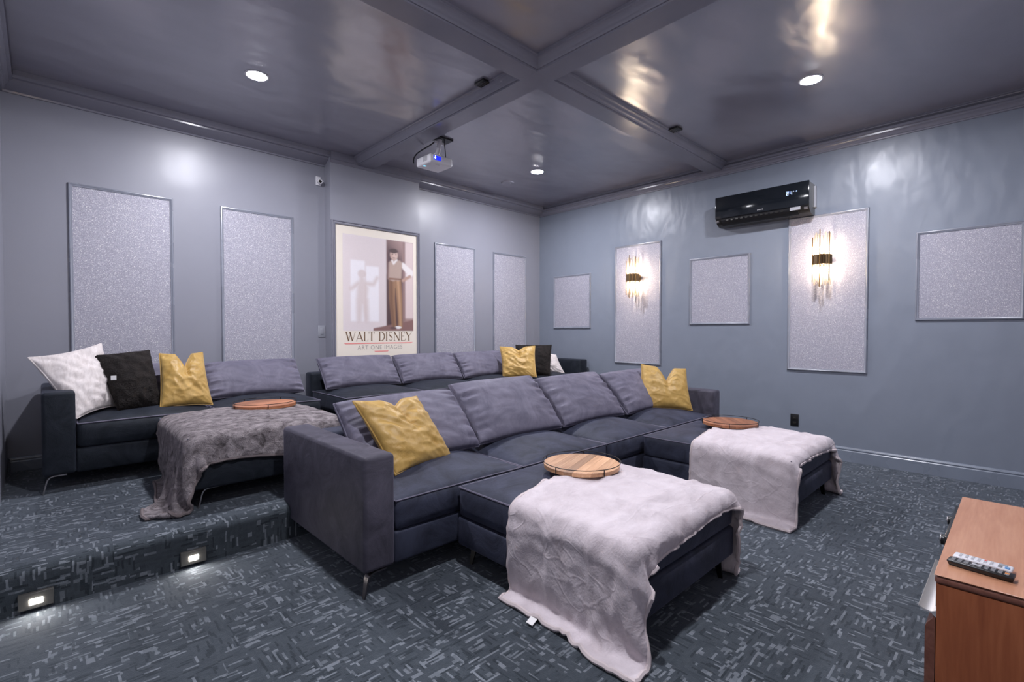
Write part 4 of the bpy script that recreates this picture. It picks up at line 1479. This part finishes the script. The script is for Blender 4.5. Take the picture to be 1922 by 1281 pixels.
P1 = drape(O1, 0.0, 1.972, 1.270, 1.63, 0.72, math.radians(3.0), seed=4)
th1 = throw('throw_blanket', P1, BLUSH, BLUSH_HEM, 'blush fleece throw with a white care tag, over the ottoman with the brighter-lit tray', seed=1.0, crease=0.013, folds=1.5)
P2_ = drape(O2, 0.0, 3.755, 1.262, 1.66, 0.68, math.radians(-1.5), seed=9)
throw('throw_blanket', P2_, BLUSH, BLUSH_HEM, 'blush fleece throw without a tag, over the ottoman near the wall outlet', seed=2.3, crease=0.012, folds=1.5)
def pull3(rest, P, k):
    f = np.zeros_like(P)
    w = np.clip((-rest[:, 0] - 0.42) / 0.4, 0, 1) * np.clip((0.42 - rest[:, 1]) / 0.6, 0, 1)
    f[:, 1] = w * (3.22 - P[:, 1]) * 30.0
    f[:, 0] = w * (0.44 - P[:, 0]) * 22.0
    return f
P3 = drape(O3, PZ, 1.00, 3.52, 1.66, 0.92, math.radians(-6.0), seed=13, pull=pull3)
BROWNHEM = plain('grey_brown_hem', (0.20, 0.165, 0.165), 0.8)
th3 = throw('throw_blanket', P3, BROWNFUR, BROWNHEM, 'grey-brown crushed fur throw hanging off the raised ottoman to the floor', seed=3.7, crease=0.010)
P4 = drape(O4, PZ, 4.46, 3.62, 1.5, 0.80, 0.0, spacing=0.04, steps=110, iters=8, seed=21)
throw('throw_blanket', P4, BROWNFUR, BROWNHEM, 'grey-brown fur throw glimpsed behind the front sofa at right', seed=5.1, crease=0.010)
# tag at the hem of the near throw
e = P1[0]
k = int(len(e) * 0.72)
p = Vector(e[k])
bm = bmesh.new()
d = (Vector(e[k - 2]) - Vector(e[k + 2])).normalized() if k > 2 else Vector((0, -1, 0))
o_ = Vector((-1, -0.25, 0)).normalized()
pts = [p + Vector((0, 0, 0.004)), p + d * 0.035 + Vector((0, 0, 0.004)), p + d * 0.035 + o_ * 0.05 + Vector((0, 0, -0.002)), p + o_ * 0.05 + Vector((0, 0, -0.002))]
up_ = Vector((0, 0, 0.0016))
lo = [bm.verts.new(q) for q in pts]
hi = [bm.verts.new(q + up_) for q in pts]
bm.faces.new(lo[::-1])
bm.faces.new(hi)
for i in range(4):
    bm.faces.new((lo[i], lo[(i + 1) % 4], hi[(i + 1) % 4], hi[i]))
obj('care_label', bm, TAG, th1, smooth=False, label='white care tag')

# ------------------------------------------------------------------ round wooden trays
def tray(x, y, z, label, ang):
    t = thing('serving_tray', (x, y, z), label, 'tray', 'round acacia serving trays')
    R = 0.202
    n = 9
    edges = [-R + 2 * R * i / n for i in range(n + 1)]
    for i in range(n):
        a, b_ = edges[i] + 0.0005, edges[i + 1] - 0.0005
        a, b_ = max(a, -R + 1e-4), min(b_, R - 1e-4)
        m_ = 8
        out = []
        for k in range(m_ + 1):
            yy = a + (b_ - a) * k / m_
            out.append((math.sqrt(max(0, R * R - yy * yy)), yy))
        for k in range(m_, -1, -1):
            yy = a + (b_ - a) * k / m_
            out.append((-math.sqrt(max(0, R * R - yy * yy)), yy))
        bm = bmesh.new()
        lo = [bm.verts.new((x + px, y + py, z)) for px, py in out]
        hi = [bm.verts.new((x + px, y + py, z + 0.019)) for px, py in out]
        bm.faces.new(hi)
        bm.faces.new(lo[::-1])
        for k in range(len(out)):
            q = (k + 1) % len(out)
            bm.faces.new((lo[k], lo[q], hi[q], hi[k]))
        obj('plank', bm, ACACIA, t, smooth=False)
    bm = bmesh.new()
    N_ = 56
    tube(bm, [(x + (R + 0.004) * math.cos(2 * math.pi * i / N_), y + (R + 0.004) * math.sin(2 * math.pi * i / N_), z + 0.034) for i in range(N_)], 0.0022, 6, closed=True)
    obj('rail', bm, BLACKM, t)
    for i in range(5):
        a = 2 * math.pi * i / 5 + 0.3
        bm = bmesh.new()
        cyl(bm, (x + (R + 0.004) * math.cos(a), y + (R + 0.004) * math.sin(a), z + 0.003), (x + (R + 0.004) * math.cos(a), y + (R + 0.004) * math.sin(a), z + 0.035), 0.0026, n=6)
        obj('rail_post', bm, BLACKM, t)
    t.rotation_euler.z = ang
    return t
def top_at(ot, z, x, y):
    u = (2 * x - ot[0] - ot[1]) / (ot[1] - ot[0])
    v = (2 * y - ot[2] - ot[3]) / (ot[3] - ot[2])
    return z + 0.412 + OT_CROWN * (1 - abs(u) ** 2.6) * (1 - abs(v) ** 2.6)
tr1 = tray(2.080, 1.630, 0.484, 'round wooden tray with thin black rail, half on the tagged blush throw', math.radians(18))
def tray_copy(x, y, z, label, a, tilt=0.0):
    c = copy_tree(tr1)
    c.location = (x, y, z)
    c['label'] = label
    c.rotation_euler = (tilt, 0, a)
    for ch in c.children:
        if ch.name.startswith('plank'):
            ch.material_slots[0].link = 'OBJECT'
            ch.material_slots[0].material = ACACIA_DIM
    return c
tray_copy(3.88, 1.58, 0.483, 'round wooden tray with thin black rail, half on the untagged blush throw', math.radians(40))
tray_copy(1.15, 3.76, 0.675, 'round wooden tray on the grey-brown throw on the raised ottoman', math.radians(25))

# ------------------------------------------------------------------ scatter pillows
def pil(label, bl, br, tl, tr, m, thick, grp, trim=None, **kw):
    bm, g = pillow(bl, br, tl, tr, thick, **kw)
    c = (Vector(bl) + Vector(br)) / 2
    rim = rim_points(g)
    t = thing('scatter_pillow', c, label, 'pillow', grp)
    o = obj('cover', bm, m, t)
    for p in o.data.polygons:
        p.use_smooth = True
    at = o.data.attributes.get('sharp_edge')
    if at:
        o.data.attributes.remove(at)
    bm = bmesh.new()
    tube(bm, rim, 0.005, 6, closed=True)
    obj('welt', bm, trim or m, t)
    return t
G = 'gold velvet pillows'
pil('gold velvet pillow slumped against the front sofa arm nearest the step lights', (1.323, 2.26, 0.458), (1.763, 2.36, 0.455), (1.216, 2.52, 0.827), (1.647, 2.56, 0.81), GOLD, 0.17, G, chop=0.12, wr=0.011, seed=1, n=56)
pil('gold velvet pillow with a deep dent on the right end of the front sofa', (4.06, 2.50, 0.485), (4.46, 2.17, 0.455), (4.26, 2.60, 0.882), (4.58, 2.30, 0.837), GOLD, 0.16, G, chop=0.34, wr=0.009, seed=2, n=56)
pil('gold velvet pillow standing beside the black fur pillow at left', (0.606, 4.28, 0.655), (0.938, 4.30, 0.645), (0.636, 4.50, 1.040), (0.920, 4.52, 1.040), GOLD, 0.17, G, chop=0.26, wr=0.009, seed=3, n=56)
pil('gold velvet pillow in front of the black pillow on the back right sofa', (3.973, 4.30, 0.660), (4.24, 4.00, 0.665), (4.104, 4.50, 1.018), (4.369, 4.15, 1.027), GOLD, 0.15, G, chop=0.12, wr=0.013, seed=4, n=56)
B_ = 'black fur pillows'
t = pil('black fur pillow with white tag, between the cream and gold pillows', (0.372, 4.30, 0.662), (0.627, 4.36, 0.650), (0.266, 4.50, 1.038), (0.585, 4.58, 1.065), BLACKFUR, 0.20, B_, wr=0.014, seed=5, concave=0.03)
obj('care_label', bbox(0.335, 0.365, 4.305, 4.309, 0.875, 0.905), TAG, t, smooth=False, label='white care tag')
pil('black fur pillow behind a gold pillow on the back right sofa', (4.342, 4.44, 0.662), (4.59, 4.10, 0.655), (4.498, 4.62, 1.028), (4.731, 4.20, 1.032), BLACKFUR, 0.15, B_, wr=0.008, seed=6, concave=0.03)
Cc = 'cream slub pillows'
pil('cream slub pillow leaning over the left sofa arm', (0.152, 4.22, 0.645), (0.400, 4.45, 0.679), (-0.066, 4.42, 1.039), (0.309, 4.62, 1.121), CREAM, 0.16, Cc, wr=0.016, seed=7, concave=0.09)
pil('cream slub pillow slumped by the right arm of the back right sofa', (4.801, 4.50, 0.650), (4.997, 4.20, 0.645), (4.88, 4.66, 0.940), (5.00, 4.36, 0.89), CREAM, 0.15, Cc, wr=0.012, seed=8, concave=0.06)

# ------------------------------------------------------------------ media console with its handle, door and receiver
kx0, kx1, ky0, ky1, kz = 1.98, 3.00, -0.355, 0.180, 0.46
t = thing('media_console', ((kx0 + kx1) / 2, (ky0 + ky1) / 2, 0), 'low reddish wooden media console with an aluminium finger-pull, holding two remotes', 'cabinet')
tp = obj('top', rbox(kx0, kx1, ky0, ky1, kz - 0.004, kz, 0.0015, 1), CABTOP, t)
bm = rbox(kx0 + 0.001, kx1 - 0.001, ky0, ky1 - 0.001, kz - 0.030, kz - 0.0045, 0.009, 3)
obj('top_edge', bm, CABEDGE, t)
obj('side_panel', bbox(kx0 + 0.004, kx0 + 0.024, ky0, ky1 - 0.006, 0.02, kz - 0.030), CABSIDE, t, smooth=False)
obj('side_panel', bbox(kx1 - 0.024, kx1 - 0.004, ky0, ky1 - 0.006, 0.02, kz - 0.030), CABSIDE, t, smooth=False)
obj('divider', bbox(2.435, 2.453, ky0 + 0.012, ky1 - 0.02, 0.038, kz - 0.031), CABSIDE, t, smooth=False)
obj('bottom', bbox(kx0 + 0.0245, kx1 - 0.0245, ky0, ky1 - 0.012, 0.02, 0.038), CABSIDE, t, smooth=False)
obj('shelf', bbox(2.4535, kx1 - 0.0245, ky0 + 0.012, ky1 - 0.012, 0.290, 0.306), CABSIDE, t, smooth=False)
obj('back_panel', bbox(kx0 + 0.0245, kx1 - 0.0245, ky0, ky0 + 0.010, 0.0385, kz - 0.031), CABEDGE, t, smooth=False)
obj('plinth', bbox(kx0 + 0.03, kx1 - 0.03, ky0 + 0.02, ky1 - 0.05, 0.0, 0.0195), BLACKP, t, smooth=False)
# flap door with a sloped top, aluminium finger pull above it
def door(xa, xb, ztop, pull=True):
    bm = bmesh.new()
    yf0 = ky1 - 0.004
    prof = [(yf0, 0.045), (yf0, ztop + 0.028), (yf0 + 0.004, ztop + 0.030), (yf0 + 0.020, ztop + 0.006), (yf0 + 0.024, ztop - 0.006), (yf0 + 0.024, 0.045)]
    A = [bm.verts.new((xa, y, z)) for y, z in prof]
    B = [bm.verts.new((xb, y, z)) for y, z in prof]
    k = len(prof)
    for i in range(k):
        bm.faces.new((A[i], A[(i + 1) % k], B[(i + 1) % k], B[i]))
    bm.faces.new(A[::-1])
    bm.faces.new(B)
    d = obj('door', bm, CABEDGE, t, smooth=False)
    if pull:
        bm = bmesh.new()
        prof = [(yf0 - 0.002, ztop + 0.052), (yf0 + 0.010, ztop + 0.046), (yf0 + 0.026, ztop + 0.048), (yf0 + 0.040, ztop + 0.055), (yf0 + 0.042, ztop + 0.052), (yf0 + 0.028, ztop + 0.042), (yf0 + 0.010, ztop + 0.041), (yf0 - 0.002, ztop + 0.030)]
        A = [bm.verts.new((xa + 0.001, y, z)) for y, z in prof]
        B = [bm.verts.new((xb - 0.004, y, z)) for y, z in prof]
        k = len(prof)
        for i in range(k):
            bm.faces.new((A[i], A[(i + 1) % k], B[(i + 1) % k], B[i]))
        bm.faces.new(A[::-1])
        bm.faces.new(B)
        obj('handle', bm, ALU, d, label='aluminium finger-pull handle')
    return d
door(kx0 + 0.004, 2.435, 0.292)
obj('drawer_front', bbox(kx0 + 0.024, 2.435, ky1 - 0.012, ky1 - 0.003, 0.350, kz - 0.031), BLACKP, t, smooth=False)
door(2.455, kx1 - 0.004, 0.250, pull=False)
# receiver in the open bay
r = thing('av_receiver', (2.71, 0.0, 0.306), 'black receiver with two silver-ringed knobs inside the media console', 'receiver')
rb = obj('case', rbox(2.475, 2.955, ky0 + 0.06, ky1 - 0.002, 0.308, 0.426, 0.004, 2), BLACKP, r)
obj('front_panel', rbox(2.472, 2.958, ky1 - 0.004, ky1 + 0.018, 0.307, 0.427, 0.004, 2), SMOKE, r)
for xx, zz, rr in ((2.545, 0.392, 0.021), (2.80, 0.398, 0.019)):
    bm = bmesh.new()
    cyl(bm, (xx, ky1 + 0.018, zz), (xx, ky1 + 0.032, zz), rr, rr * 0.96, n=20)
    kb = obj('knob', bm, BLACKP, r)
    bm = bmesh.new()
    cyl(bm, (xx, ky1 + 0.0315, zz), (xx, ky1 + 0.0345, zz), rr * 0.99, rr * 0.9, n=20)
    obj('knob_ring', bm, BRUSHED, kb)

# remotes
def remote(name, label, a, b_, w, h, m, cells, seed):
    """a -> b along its length, lying on the console top"""
    a, b_ = Vector(a), Vector(b_)
    L = (b_ - a).length
    ang = math.atan2(b_.y - a.y, b_.x - a.x)
    M = Matrix.Translation(a) @ Matrix.Rotation(ang, 4, 'Z')
    t = thing(name, a, label, 'remote control', 'remote controls')
    bm = rbox(0, L, -w / 2, w / 2, 0, h, min(h, w) * 0.28, 3)
    for v in bm.verts:
        if v.co.z < h * 0.5:
            v.co.y *= 0.72
            v.co.x = L / 2 + (v.co.x - L / 2) * 0.97
    bmesh.ops.transform(bm, matrix=M, verts=bm.verts)
    obj('case', bm, m, t)
    for (x0, x1, y0, y1, mm) in cells:
        bm = rbox(x0 * L, x1 * L, y0 * w, y1 * w, h - 0.001, h + 0.0018, 0.0006, 1)
        bmesh.ops.transform(bm, matrix=M, verts=bm.verts)
        obj('button', bm, mm, t, smooth=False)
    return t
GB = plain('grey_button_rubber', (0.20, 0.20, 0.21), 0.5)
LB = plain('pale_button_rubber', (0.50, 0.50, 0.52), 0.5)
cells = []
for i in range(9):
    for j in range(3):
        if 3 <= i <= 4 and j == 1:
            continue
        mm = ORANGE if (i, j) == (8, 1) else GB
        cells.append((0.06 + i * 0.10, 0.06 + i * 0.10 + 0.068, -0.36 + j * 0.25, -0.36 + j * 0.25 + 0.17, mm))
cells.append((0.375, 0.525, -0.10, 0.10, LB))
remote('remote_control', 'long black remote control on the wooden console, in front of the white remote', (2.105, 0.158, kz + 0.0005), (2.085, 0.006, kz + 0.0005), 0.042, 0.019, BLACKP, cells, 1)
cells = []
for i in range(6):
    for j in range(3):
        mm = REDP if (i, j) == (4, 2) else LB
        cells.append((0.10 + i * 0.105, 0.10 + i * 0.105 + 0.05, -0.34 + j * 0.25, -0.34 + j * 0.25 + 0.12, mm))
cells.append((0.76, 0.90, 0.10, 0.38, GREYP))
cells.append((0.76, 0.83, -0.36, -0.02, GB))
cells.append((0.87, 0.95, -0.36, -0.02, BLUEP))
remote('remote_control', 'white remote control on the wooden console, behind the black remote', (2.165, 0.148, kz + 0.0005), (2.150, 0.010, kz + 0.0005), 0.046, 0.016, WHITEP, cells, 2)
